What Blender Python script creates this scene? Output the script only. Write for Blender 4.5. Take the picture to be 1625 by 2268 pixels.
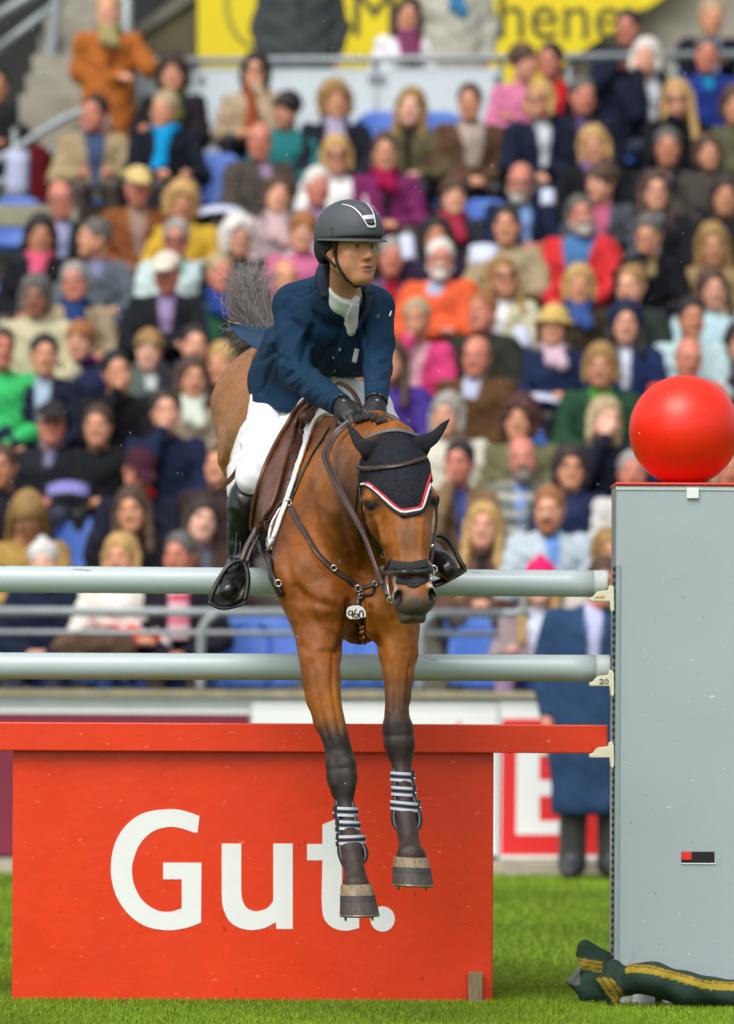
import bpy, bmesh, math, random
import numpy as np
from mathutils import Vector, Matrix
from mathutils.bvhtree import BVHTree

# ------------------------------------------------------------------ camera, sky, sun, exposure
for o in list(bpy.data.objects):
    bpy.data.objects.remove(o)
SC = bpy.context.scene
COL = SC.collection
CAM = np.array([0.0, -20.0, 1.23])
FPX = 12400.0                      # focal length in units of 1/1625 of the picture width
CX, CY = 812.5, 1455.0             # optical axis
ROLL = math.radians(0.28)
cd = bpy.data.cameras.new("camera")
cd.sensor_fit = 'HORIZONTAL'; cd.sensor_width = 24.0; cd.lens = FPX / 1625 * 24.0
cd.shift_y = (CY - 1134.0) / 1625.0
cd.clip_start = 0.5; cd.clip_end = 500
cd.dof.use_dof = True; cd.dof.focus_distance = 19.0; cd.dof.aperture_fstop = 2.7
cam = bpy.data.objects.new("camera", cd); COL.objects.link(cam)
cam.location = CAM; cam.rotation_euler = (math.pi / 2, -ROLL, 0)
SC.camera = cam

SUN_EL, SUN_AZ = math.radians(52), math.radians(-155)
w = bpy.data.worlds.new("World"); SC.world = w; w.use_nodes = True
nt = w.node_tree; nt.nodes.clear()
sky = nt.nodes.new('ShaderNodeTexSky'); sky.sky_type = 'NISHITA'; sky.sun_disc = False
sky.sun_elevation = SUN_EL; sky.sun_rotation = SUN_AZ; sky.air_density = 1.0; sky.dust_density = 4.0; sky.ozone_density = 1.0
hs = nt.nodes.new('ShaderNodeHueSaturation'); hs.inputs['Saturation'].default_value = 0.30
bg = nt.nodes.new('ShaderNodeBackground'); bg.inputs['Strength'].default_value = 0.15
wo = nt.nodes.new('ShaderNodeOutputWorld')
nt.links.new(sky.outputs[0], hs.inputs['Color']); nt.links.new(hs.outputs[0], bg.inputs['Color']); nt.links.new(bg.outputs[0], wo.inputs[0])
sl = bpy.data.lights.new("sun", 'SUN'); sl.energy = 1.15; sl.angle = math.radians(38); sl.color = (1.0, 0.965, 0.91)
so = bpy.data.objects.new("sun", sl); COL.objects.link(so)
sd = Vector((math.sin(SUN_AZ) * math.cos(SUN_EL), math.cos(SUN_AZ) * math.cos(SUN_EL), math.sin(SUN_EL)))
so.rotation_euler = (-sd).to_track_quat('-Z', 'Y').to_euler(); so.location = (0, -10, 20)
vs = SC.view_settings
vs.view_transform = 'Standard'; vs.look = 'None'; vs.gamma = 1.0; vs.use_curve_mapping = False; vs.exposure = 0.32
SC.cycles.max_bounces = 6
rnd = random.Random(7)

# ------------------------------------------------------------------ helpers: picture point -> place
_c, _s = math.cos(ROLL), math.sin(ROLL)
def S(Y): return FPX / (Y - CAM[1])
def P(px, py, Y):
    d = Y - CAM[1]
    xc = (px - CX) * d / FPX; yc = -(py - CY) * d / FPX
    return np.array([_c * xc - _s * yc, Y, CAM[2] + _s * xc + _c * yc])
def to_px(v):
    v = np.asarray(v); d = v[..., 1] - CAM[1]; dx = v[..., 0]; dz = v[..., 2] - CAM[2]
    return np.stack([CX + FPX * (_c * dx + _s * dz) / d, CY - FPX * (-_s * dx + _c * dz) / d], -1)

# ------------------------------------------------------------------ helpers: materials
def lin(r, g, b):
    f = lambda c: c / 12.92 if c <= 0.04045 else ((c + 0.055) / 1.055) ** 2.4
    return (f(r / 255), f(g / 255), f(b / 255))
MATS = {}
def mat(name, col=None, rough=0.6, var=0.12, scale=30, bump=0.0, bscale=200, metal=0.0, coat=0.0, attr=False, sheen=0.0, spec=0.5,
        stretch=(1, 1, 1), spots=None, sss=0.0, wave=None, coord='Object', rvar=0.06):
    if name in MATS: return MATS[name]
    m = bpy.data.materials.new(name); m.use_nodes = True; n = m.node_tree; N = n.nodes; L = n.links
    b = N['Principled BSDF']
    b.inputs['Roughness'].default_value = rough; b.inputs['Metallic'].default_value = metal
    b.inputs['Coat Weight'].default_value = coat; b.inputs['Coat Roughness'].default_value = 0.25
    b.inputs['Sheen Weight'].default_value = sheen; b.inputs['Specular IOR Level'].default_value = spec
    if sss:
        b.inputs['Subsurface Weight'].default_value = sss; b.inputs['Subsurface Radius'].default_value = (0.012, 0.005, 0.003); b.inputs['Subsurface Scale'].default_value = 1.0
    tc = N.new('ShaderNodeTexCoord'); mp = N.new('ShaderNodeMapping'); mp.inputs['Scale'].default_value = stretch
    L.new(tc.outputs[coord], mp.inputs['Vector'])
    if attr:
        at = N.new('ShaderNodeAttribute'); at.attribute_name = 'Col'; csrc = at.outputs['Color']
    else:
        rgb = N.new('ShaderNodeRGB'); rgb.outputs[0].default_value = (*col, 1); csrc = rgb.outputs[0]
    no = N.new('ShaderNodeTexNoise'); no.inputs['Scale'].default_value = scale; no.inputs['Detail'].default_value = 5
    L.new(mp.outputs[0], no.inputs['Vector'])
    mr = N.new('ShaderNodeMapRange'); mr.inputs['From Min'].default_value = 0.25; mr.inputs['From Max'].default_value = 0.75
    mr.inputs['To Min'].default_value = 1 - var; mr.inputs['To Max'].default_value = 1 + var
    L.new(no.outputs[0], mr.inputs['Value'])
    mx = N.new('ShaderNodeMix'); mx.data_type = 'RGBA'; mx.blend_type = 'MULTIPLY'; mx.inputs[0].default_value = 1.0
    L.new(csrc, mx.inputs[6]); L.new(mr.outputs[0], mx.inputs[7]); out = mx.outputs[2]
    if spots:                                   # scuffs and chips: (colour, scale, threshold, stretch)
        for sc_, (scol, ssc, thr, st) in enumerate(spots):
            mp2 = N.new('ShaderNodeMapping'); mp2.inputs['Scale'].default_value = st; mp2.inputs['Location'].default_value = (sc_ * 3.1, 1.7, sc_)
            L.new(tc.outputs[coord], mp2.inputs['Vector'])
            n2 = N.new('ShaderNodeTexNoise'); n2.inputs['Scale'].default_value = ssc; n2.inputs['Detail'].default_value = 6; n2.inputs['Roughness'].default_value = 0.6
            L.new(mp2.outputs[0], n2.inputs['Vector'])
            cr = N.new('ShaderNodeMapRange'); cr.inputs['From Min'].default_value = thr; cr.inputs['From Max'].default_value = thr + 0.04
            L.new(n2.outputs[0], cr.inputs['Value'])
            m3 = N.new('ShaderNodeMix'); m3.data_type = 'RGBA'; L.new(cr.outputs[0], m3.inputs[0]); L.new(out, m3.inputs[6])
            m3.inputs[7].default_value = (*scol, 1); out = m3.outputs[2]
    L.new(out, b.inputs['Base Color'])
    if rvar:
        nr = N.new('ShaderNodeTexNoise'); nr.inputs['Scale'].default_value = scale * .4 + 2; nr.inputs['Detail'].default_value = 4; L.new(mp.outputs[0], nr.inputs['Vector'])
        rr = N.new('ShaderNodeMapRange'); rr.inputs['From Min'].default_value = .3; rr.inputs['From Max'].default_value = .7; rr.inputs['To Min'].default_value = max(.03, rough - rvar); rr.inputs['To Max'].default_value = min(1, rough + rvar)
        L.new(nr.outputs[0], rr.inputs['Value']); L.new(rr.outputs[0], b.inputs['Roughness'])
    if bump:
        nb = N.new('ShaderNodeTexNoise'); nb.inputs['Scale'].default_value = bscale; nb.inputs['Detail'].default_value = 4
        L.new(mp.outputs[0], nb.inputs['Vector'])
        bp = N.new('ShaderNodeBump'); bp.inputs['Strength'].default_value = bump; bp.inputs['Distance'].default_value = 0.01
        L.new(nb.outputs[0], bp.inputs['Height']); L.new(bp.outputs[0], b.inputs['Normal'])
        if wave:                                # woven or crocheted relief
            wv = N.new('ShaderNodeTexVoronoi'); wv.inputs['Scale'].default_value = wave; L.new(mp.outputs[0], wv.inputs['Vector'])
            b2 = N.new('ShaderNodeBump'); b2.inputs['Strength'].default_value = 0.9; b2.inputs['Distance'].default_value = 0.004; b2.invert = True
            L.new(wv.outputs[0], b2.inputs['Height']); L.new(bp.outputs[0], b2.inputs['Normal']); L.new(b2.outputs[0], b.inputs['Normal'])
    MATS[name] = m
    return m

# ------------------------------------------------------------------ helpers: objects
def tag(o, label=None, cat=None, group=None, kind=None):
    if label: o['label'] = label
    if cat: o['category'] = cat
    if group: o['group'] = group
    if kind: o['kind'] = kind
    return o
def empty(name, loc=(0, 0, 0), parent=None):
    o = bpy.data.objects.new(name, None); COL.objects.link(o); o.location = loc; o.empty_display_size = 0.1
    if parent: o.parent = parent
    return o
def link(name, me, m, parent=None, smooth=False):
    o = bpy.data.objects.new(name, me); COL.objects.link(o)
    if m is not None and not me.materials: me.materials.append(m)
    if parent is not None:
        o.parent = parent; bpyloc = Vector(parent.location) if parent.parent is None else Vector(parent.location) + Vector(parent.parent.location)
        o.location = -bpyloc          # parts are modelled in world space
    if smooth: me.shade_smooth()
    return o
def mesh(name, verts, faces, m, parent=None, smooth=False, col=None):
    me = bpy.data.meshes.new(name)
    verts = np.asarray(verts, float)
    if isinstance(faces, np.ndarray):
        nv, nf, k = len(verts), len(faces), faces.shape[1]
        me.vertices.add(nv); me.vertices.foreach_set('co', verts.astype(np.float32).ravel())
        me.loops.add(nf * k); me.loops.foreach_set('vertex_index', faces.astype(np.int32).ravel())
        me.polygons.add(nf); me.polygons.foreach_set('loop_start', np.arange(0, nf * k, k, dtype=np.int32))
        me.update(calc_edges=True); me.validate()
    else:
        me.from_pydata([tuple(v) for v in verts], [], faces); me.update()
    if col is not None: set_col(me, col)
    return link(name, me, m, parent, smooth)
def set_col(me, col):
    col = np.asarray(col, np.float32)
    if col.ndim == 1: col = np.tile(col, (len(me.vertices), 1))
    a = me.color_attributes.new('Col', 'FLOAT_COLOR', 'POINT')
    a.data.foreach_set('color', np.concatenate([col, np.ones((len(col), 1), np.float32)], 1).ravel())
def bmobj(name, bm, m, parent=None, smooth=False):
    me = bpy.data.meshes.new(name); bm.normal_update(); bm.to_mesh(me); bm.free()
    return link(name, me, m, parent, smooth)
def box_bm(bm, lo, hi, bev=0.0, rot=None):
    lo, hi = np.asarray(lo, float), np.asarray(hi, float); c = (lo + hi) / 2; s = hi - lo
    mtx = Matrix.Translation(c)
    if rot is not None: mtx = mtx @ rot.to_4x4()
    r = bmesh.ops.create_cube(bm, size=1.0, matrix=mtx @ Matrix.Diagonal((*s, 1)))
    if bev:
        es = list({e for v in r['verts'] for e in v.link_edges})
        bmesh.ops.bevel(bm, geom=es, offset=bev, segments=2, affect='EDGES', profile=0.5)
def box(name, lo, hi, m, parent=None, bev=0.0, rot=None):
    bm = bmesh.new(); box_bm(bm, lo, hi, bev, rot); return bmobj(name, bm, m, parent)
def catmull(pts, n=6):
    pts = [np.asarray(p, float) for p in pts]
    if len(pts) < 3: return np.array([pts[0] + (pts[-1] - pts[0]) * t for t in np.linspace(0, 1, n + 1)])
    q = [2 * pts[0] - pts[1]] + pts + [2 * pts[-1] - pts[-2]]; out = []
    for i in range(1, len(q) - 2):
        a, b, c, d = q[i - 1:i + 3]
        for t in np.arange(n) / n:
            out.append(0.5 * (2 * b + (c - a) * t + (2 * a - 5 * b + 4 * c - d) * t * t + (3 * b - a - 3 * c + d) * t ** 3))
    out.append(pts[-1]); return np.array(out)
def tube_geo(pts, rad, n=10):
    pts = np.asarray(pts, float); k = len(pts); rad = np.broadcast_to(np.asarray(rad, float), (k,))
    T = np.gradient(pts, axis=0); T /= np.linalg.norm(T, axis=1)[:, None] + 1e-9
    up = np.array([0, 0, 1.0]) if abs(T[0][2]) < 0.9 else np.array([0, 1.0, 0])
    V = []; F = []
    u = np.cross(T[0], up); u /= np.linalg.norm(u)
    for i in range(k):
        u = u - T[i] * (u @ T[i]); u /= np.linalg.norm(u) + 1e-9; v = np.cross(T[i], u)
        for j in range(n):
            a = 2 * math.pi * j / n; V.append(pts[i] + rad[i] * (math.cos(a) * u + math.sin(a) * v))
    for i in range(k - 1):
        for j in range(n):
            F.append((i * n + j, i * n + (j + 1) % n, (i + 1) * n + (j + 1) % n, (i + 1) * n + j))
    F.append(tuple(range(n))[::-1]); F.append(tuple((k - 1) * n + j for j in range(n)))
    return V, F
def tube(name, pts, rad, m, parent=None, n=10):
    V, F = tube_geo(pts, rad, n); return mesh(name, V, F, m, parent, True)
def strap_geo(pts, nrm, width, thick):
    pts = np.asarray(pts, float); nrm = np.asarray(nrm, float); nrm = nrm / (np.linalg.norm(nrm, axis=1)[:, None] + 1e-9)
    T = np.gradient(pts, axis=0); T /= np.linalg.norm(T, axis=1)[:, None] + 1e-9
    B = np.cross(T, nrm); B /= np.linalg.norm(B, axis=1)[:, None] + 1e-9
    width = np.broadcast_to(np.asarray(width, float), (len(pts),))[:, None] / 2
    prof = [(-1, 0), (-1, .7), (-.8, 1), (.8, 1), (1, .7), (1, 0)]; k = len(prof); V = []; F = []
    for a, h in prof: V.append(pts + B * width * a + nrm * thick * h)
    V = np.stack(V, 1).reshape(-1, 3)
    for i in range(len(pts) - 1):
        for j in range(k):
            F.append((i * k + j, (i + 1) * k + j, (i + 1) * k + (j + 1) % k, i * k + (j + 1) % k))
    F.append(tuple(range(k))); F.append(tuple((len(pts) - 1) * k + j for j in range(k))[::-1])
    return V, F
def lathe_geo(prof, c, n=32, ax=(1, 1)):
    V = []; F = []
    for r, z in prof:
        for j in range(n):
            a = 2 * math.pi * j / n; V.append((c[0] + r * ax[0] * math.cos(a), c[1] + r * ax[1] * math.sin(a), c[2] + z))
    for i in range(len(prof) - 1):
        for j in range(n):
            F.append((i * n + j, i * n + (j + 1) % n, (i + 1) * n + (j + 1) % n, (i + 1) * n + j))
    return V, F

# ------------------------------------------------------------------ helpers: smooth bodies (distance field -> one continuous surface)
class Body:
    def __init__(s, lo, hi, vox):
        s.lo = np.asarray(lo, float); s.v = vox
        s.n = np.ceil((np.asarray(hi, float) - s.lo) / vox).astype(int) + 1
        s.d = np.full(s.n, 0.5, np.float32); s.ax = [(s.lo[i] + vox * np.arange(s.n[i])).astype(np.float32) for i in range(3)]
        s.pr = []
    def _sl(s, lo, hi):
        a = np.clip(np.floor((lo - s.lo) / s.v).astype(int), 0, s.n); b = np.clip(np.ceil((hi - s.lo) / s.v).astype(int) + 1, 0, s.n)
        return tuple(slice(x, y) for x, y in zip(a, b))
    def _apply(s, lo, hi, f, k, sub, col):
        pad = k + 2.5 * s.v
        sl = s._sl(np.asarray(lo) - pad, np.asarray(hi) + pad)
        X = s.ax[0][sl[0]][:, None, None]; Y = s.ax[1][sl[1]][None, :, None]; Z = s.ax[2][sl[2]][None, None, :]
        if 0 in (X.size, Y.size, Z.size): return
        e = f(X, Y, Z).astype(np.float32); d = s.d[sl]
        k = max(k, 1e-4)
        if sub:
            e = -e; h = np.maximum(k - np.abs(d - e), 0) / k; s.d[sl] = np.maximum(d, e) + h * h * k * 0.25
        else:
            h = np.maximum(k - np.abs(d - e), 0) / k; s.d[sl] = np.minimum(d, e) - h * h * k * 0.25
        if col is not None: s.pr.append((f, np.asarray(col, np.float32)))
    def cone(s, a, b, ra, rb, k=0.02, sub=False, col=None, flat=None):
        a, b = np.asarray(a, float), np.asarray(b, float); ba = b - a; L2 = max(float(ba @ ba), 1e-9)
        def f(X, Y, Z):
            x, y, z = X - a[0], Y - a[1], Z - a[2]
            t = np.clip((x * ba[0] + y * ba[1] + z * ba[2]) / L2, 0, 1)
            x = x - t * ba[0]; y = y - t * ba[1]; z = z - t * ba[2]
            q = x * x + y * y + z * z
            if flat is not None:
                n, fac = flat; h = x * n[0] + y * n[1] + z * n[2]; q = q + h * h * (fac * fac - 1)
            return np.sqrt(q) - (ra + (rb - ra) * t)
        m = max(ra, rb) / (min(1, flat[1]) if flat is not None else 1)
        s._apply(np.minimum(a, b) - m, np.maximum(a, b) + m, f, k, sub, col)
    def chain(s, pts, k=0.02, col=None, flat=None):
        for (a, ra), (b, rb) in zip(pts[:-1], pts[1:]): s.cone(a, b, ra, rb, k, col=col, flat=flat)
    def ell(s, c, r, R=None, k=0.02, sub=False, col=None):
        c = np.asarray(c, float); r = np.broadcast_to(np.asarray(r, float), (3,)); R = np.eye(3) if R is None else np.asarray(R, float)
        def f(X, Y, Z):
            x, y, z = X - c[0], Y - c[1], Z - c[2]
            u = (R[0, 0] * x + R[1, 0] * y + R[2, 0] * z) / r[0]; v = (R[0, 1] * x + R[1, 1] * y + R[2, 1] * z) / r[1]; ww = (R[0, 2] * x + R[1, 2] * y + R[2, 2] * z) / r[2]
            k0 = np.sqrt(u * u + v * v + ww * ww); k1 = np.sqrt((u / r[0]) ** 2 + (v / r[1]) ** 2 + (ww / r[2]) ** 2) + 1e-6
            return k0 * (k0 - 1) / k1
        m = np.full(3, r.max()); s._apply(c - m, c + m, f, k, sub, col)
    def plane(s, p, n, k=0.01):               # keep the side the normal points away from
        p, n = np.asarray(p, float), np.asarray(n, float); n = n / np.linalg.norm(n)
        e = (s.ax[0][:, None, None] - p[0]) * n[0] + (s.ax[1][None, :, None] - p[1]) * n[1] + (s.ax[2][None, None, :] - p[2]) * n[2]
        h = np.maximum(k - np.abs(s.d - e), 0) / k; s.d = (np.maximum(s.d, e) + h * h * k * 0.25).astype(np.float32)
    def disp(s, fn):                          # fn(X,Y,Z)->added distance
        s.d = s.d + fn(s.ax[0][:, None, None], s.ax[1][None, :, None], s.ax[2][None, None, :]).astype(np.float32)
    def surface(s):
        d = s.d; d[0] = d[-1] = 1; d[:, 0] = d[:, -1] = 1; d[:, :, 0] = d[:, :, -1] = 1
        ins = d < 0; cnt = np.zeros(np.array(d.shape) - 1, np.int8)
        for i in (0, 1):
            for j in (0, 1):
                for k in (0, 1): cnt += ins[i:d.shape[0] - 1 + i, j:d.shape[1] - 1 + j, k:d.shape[2] - 1 + k]
        act = (cnt > 0) & (cnt < 8); idx = np.argwhere(act); vid = np.full(act.shape, -1, np.int64); vid[act] = np.arange(len(idx))
        acc = np.zeros((len(idx), 3)); num = np.zeros(len(idx))
        cor = [(i, j, k) for i in (0, 1) for j in (0, 1) for k in (0, 1)]
        dv = {c: d[idx[:, 0] + c[0], idx[:, 1] + c[1], idx[:, 2] + c[2]] for c in cor}
        for a in cor:
            for axn in range(3):
                if a[axn] == 0:
                    b = list(a); b[axn] = 1; b = tuple(b); da, db = dv[a], dv[b]; m = (da < 0) != (db < 0)
                    t = da[m] / (da[m] - db[m]); p = np.tile(np.array(a, float), (m.sum(), 1)); p[:, axn] = t
                    acc[m] += p; num[m] += 1
        V = s.lo + (idx + acc / num[:, None]) * s.v
        F = []
        for axn in range(3):
            lo = [slice(None)] * 3; hi = [slice(None)] * 3; lo[axn] = slice(0, -1); hi[axn] = slice(1, None)
            A = ins[tuple(lo)]; B = ins[tuple(hi)]; e = np.argwhere(A != B)
            o1, o2 = [x for x in range(3) if x != axn]
            e = e[(e[:, o1] > 0) & (e[:, o2] > 0)]
            fl = A[e[:, 0], e[:, 1], e[:, 2]]
            def cell(du, dw):
                q = e.copy(); q[:, o1] -= du; q[:, o2] -= dw; return vid[q[:, 0], q[:, 1], q[:, 2]]
            q = np.stack([cell(1, 1), cell(0, 1), cell(0, 0), cell(1, 0)], 1)
            if axn == 1: fl = ~fl
            q[~fl] = q[~fl][:, ::-1]; F.append(q)
        return V, np.concatenate(F).astype(np.int32)
    def colours(s, V, base, sig=0.012):
        V32 = V.astype(np.float32); W = np.full(len(V), 1e-6, np.float32); C = np.tile(np.asarray(base, np.float32) * 1e-6, (len(V), 1))
        for f, c in s.pr:
            e = np.exp(-np.clip(f(V32[:, 0], V32[:, 1], V32[:, 2]), -0.1, 1) / sig); W += e; C += e[:, None] * c
        return C / W[:, None]
    def make(s, name, m, parent=None, base=(.5, .5, .5), sig=0.012, recolor=None):
        V, F = s.surface(); C = s.colours(V, base, sig)
        if recolor is not None: C = recolor(V, C)
        return mesh(name, V, F, m, parent, True, C)
def rotz(a): return np.array([[math.cos(a), -math.sin(a), 0], [math.sin(a), math.cos(a), 0], [0, 0, 1]])
def rotx(a): return np.array([[1, 0, 0], [0, math.cos(a), -math.sin(a)], [0, math.sin(a), math.cos(a)]])
def roty(a): return np.array([[math.cos(a), 0, math.sin(a)], [0, 1, 0], [-math.sin(a), 0, math.cos(a)]])
def in_poly(pts, poly):
    x, y = pts[:, 0], pts[:, 1]; ins = np.zeros(len(pts), bool); n = len(poly)
    for i in range(n):
        x1, y1 = poly[i]; x2, y2 = poly[(i + 1) % n]
        c = ((y1 > y) != (y2 > y)) & (x < (x2 - x1) * (y - y1) / (y2 - y1 + 1e-12) + x1); ins ^= c
    return ins
# ================================================================== large structure: lawn, terrace, boards, rails
ROW_TOP = [1190, 1085, 980, 875, 770, 672, 575, 478, 382, 286, 190, 97]      # picture height of a seated head, row by row
ROW_Z = lambda r: 1.23 + (CY - ROW_TOP[r]) * (33.14 + .78 * r) / FPX - 1.28
ROW_Y = lambda r: 13.2 + 0.78 * r
m_conc = mat('concrete', lin(150, 146, 132), 0.85, 0.22, 6, 0.25, 60)
m_concd = mat('concrete_dark', lin(112, 110, 100), 0.9, 0.22, 6, 0.25, 60)
m_steel = mat('galvanised_steel', lin(150, 158, 162), 0.45, 0.12, 12, metal=0.35)
m_lawn = mat('lawn_soil', lin(82, 102, 32), 0.95, 0.35, 14, 0.4, 300, spec=0.1)
me = bpy.data.meshes.new('lawn')
me.from_pydata([(-60, -40, 0), (60, -40, 0), (60, 140, 0), (-60, 140, 0)], [], [(0, 1, 2, 3)])
tag(link('lawn', me, m_lawn), 'mown green arena lawn', None, None, 'structure')

def grass(n, x0, x1, y0, y1, h, wd, seed):
    g = np.random.default_rng(seed)
    x = g.uniform(x0, x1, n); y = g.uniform(y0, y1, n)
    hh = h * g.uniform(0.55, 1.35, n); a = g.uniform(0, 2 * np.pi, n); b = g.uniform(0, 2 * np.pi, n); le = hh * g.uniform(0.15, 0.8, n)
    dx, dy = np.cos(a) * wd / 2, np.sin(a) * wd / 2
    V = np.stack([np.stack([x - dx, y - dy, 0 * x], 1), np.stack([x + dx, y + dy, 0 * x], 1),
                  np.stack([x + le * np.cos(b), y + le * np.sin(b), hh], 1)], 1).reshape(-1, 3)
    t = g.uniform(0, 1, n)[:, None]; pt = (0.5 + 0.5 * np.sin(x * 2.1 + 1.3 * np.sin(y * 1.1)) * np.cos(y * 1.7 + x))[:, None]
    c = np.array(lin(92, 128, 18)) * (1 - t) + np.array(lin(146, 172, 44)) * t
    c = c * (0.72 + 0.45 * pt) + (g.uniform(0, 1, n) > 0.965)[:, None] * np.array([0.16, 0.10, 0.02])
    return V, np.repeat(c, 3, 0)
V1, C1 = grass(300000, -2.7, 2.7, -2.3, 2.2, 0.014, 0.003, 1)
V2, C2 = grass(130000, -3.6, 3.6, 2.2, 11.7, 0.02, 0.006, 2)
V = np.concatenate([V1, V2]); C = np.concatenate([C1, C2])
m_grass = mat('grass_blades', attr=True, rough=0.6, var=0.1, scale=3, spec=0.25)
tag(mesh('grass', V, np.arange(len(V)).reshape(-1, 3), m_grass, None, False, C), 'short mown grass blades covering the arena lawn', 'grass', None, 'stuff')

# stepped concrete terrace, one tread for each seat row
bm = bmesh.new()
XW = 6.5
for r in range(0, 12):
    y0 = ROW_Y(r) - 0.45 if r else 12.16
    box_bm(bm, (-XW - 1 - .1, y0, -0.02 if r == 0 else ROW_Z(r) - 0.5), (XW + 1 + .1, ROW_Y(r) + 0.36 + (.5 if r == 11 else 0), ROW_Z(r) - 0.002 * 0))
tag(bmobj('stand_terrace', bm, m_concd), 'stepped concrete terrace of the grandstand', None, None, 'structure')
WALK_Y0, WALK_Z = ROW_Y(11) + 0.62, ROW_Z(11) + 0.30
box_ = box('upper_walkway', (-5, WALK_Y0, WALK_Z - 1.2), (5, WALK_Y0 + 3.4, WALK_Z), m_conc); tag(box_, 'concrete walkway behind the top seat row', None, None, 'structure')
# arena-side plinth and parapet under the first row
bt = P(0, 1535, 12.0)[2]
tag(box('arena_wall', (-5, 12.06, 0), (5, 12.24, P(800, 1545, 12)[2]), mat('arena_wall_paint', lin(196, 206, 202), 0.7, 0.08, 5)), 'pale grey arena wall in front of the stand', None, None, 'structure')
tag(box('wall_coping', (-5, 12.0, P(800, 1545, 12)[2] + .002), (5, 12.3, P(800, 1530, 12)[2]), mat('coping', lin(150, 142, 116), 0.9, 0.3, 9, .3, 50)), 'sandy concrete coping on the arena wall', None, None, 'structure')
tag(box('arena_kerb', (-5, 11.62, 0), (5, 12.055, P(800, 1908, 11.7)[2]), mat('kerb', lin(176, 168, 148), 0.9, 0.2, 7, .3, 50)), 'pale concrete kerb at the foot of the boards', None, None, 'structure')

# perimeter advertising boards
m_maroon = mat('maroon_print', lin(122, 34, 58), 0.45, 0.06, 4); m_whitep = mat('white_print', lin(236, 240, 240), 0.45, 0.03, 4); m_redp = mat('red_print', lin(226, 42, 44), 0.45, 0.05, 4)
YB = 11.95
def board(x0, x1, y0, y1, m, label):
    a, b = P(x0, y1, YB), P(x1, y0, YB)
    z0, z1 = P((x0 + x1) / 2, y1, YB)[2], P((x0 + x1) / 2, y0, YB)[2]
    o = empty('advertising_board', ((a[0] + b[0]) / 2, YB, z0)); tag(o, label, 'board')
    box('panel', (a[0], YB, z0), (b[0], YB + 0.05, z1), m, o, 0.004)
    bmf = bmesh.new(); t = 0.02
    box_bm(bmf, (a[0] - .001, YB - .006, z1 + .001), (b[0] + .001, YB + .056, z1 + t)); bmobj('top_edge', bmf, m_whitep, o)
    return o
z_top = 1566
board(-900, 552, 1578, 1893, m_maroon, 'plain maroon perimeter board left of the white boards')
ob = board(556, 1103, 1566, 1893, m_whitep, 'white perimeter board behind the red GUT panel with a red peak on it')
def flat_poly(name, pts, Y, th, m, parent):
    bm = bmesh.new(); vs_ = [bm.verts.new(P(x, y, Y)) for x, y in pts]; f = bm.faces.new(vs_)
    if f.normal.y > 0: pass
    bm.normal_update()
    if bm.faces[:][0].normal.y > 0: bmesh.ops.reverse_faces(bm, faces=bm.faces[:])
    r = bmesh.ops.extrude_face_region(bm, geom=bm.faces[:]); vv = [e for e in r['geom'] if isinstance(e, bmesh.types.BMVert)]
    bmesh.ops.translate(bm, verts=vv, vec=(0, -th, 0)); bmesh.ops.recalc_face_normals(bm, faces=bm.faces[:])
    bmesh.ops.triangulate(bm, faces=[f for f in bm.faces if len(f.verts) > 4])
    return bmobj(name, bm, m, parent)
flat_poly('red_peak', [(1002, 1640), (1016, 1592), (1030, 1640)], YB - .001, .002, m_redp, ob)
ob = board(1105, 1800, 1566, 1905, m_whitep, 'white perimeter board with a red square and large white E')
flat_poly('red_square', [(1112, 1592), (1500, 1592), (1500, 1893), (1108, 1893)], YB - .001, .002, m_redp, ob)
flat_poly('letter', [(1144, 1640), (1290, 1640), (1290, 1672), (1194, 1672), (1194, 1728), (1280, 1728), (1280, 1762), (1194, 1762), (1194, 1818), (1290, 1818), (1290, 1848), (1142, 1848)], YB - .004, .002, m_whitep, ob)

# pipe railings in front of the first row
def rail(name, label, parts, Y, cat='railing'):
    o = empty(name, tuple(P(*parts[0][1][0], Y))); tag(o, label, cat)
    for nm, pts, r in parts: tube(nm, catmull([P(x, y, Y) for x, y in pts], 5) if len(pts) > 2 else [P(x, y, Y) for x, y in pts], r / S(Y), m_steel, o)
    return o
rail('pipe_railing', 'long grey pipe railing along the front seats', [('top_rail', [(-300, 1352), (1110, 1359)], 10.5), ('lower_rail', [(-300, 1399), (1110, 1404)], 6.5),
     ('post', [(478, 1362), (462, 1370), (449, 1392), (445, 1420), (444, 1540)], 11), ('post', [(960, 1362), (944, 1372), (934, 1394), (931, 1420), (929, 1540)], 11),
     ('post', [(-60, 1358), (-72, 1385), (-76, 1420), (-76, 1540)], 11)], 12.55)
rail('pipe_railing', 'short grey pipe railing beside the pink child', [('top_rail', [(1112, 1359), (1150, 1356), (1158, 1340), (1152, 1290)], 9), ('post', [(1160, 1345), (1172, 1370)], 7)], 12.65)

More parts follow.
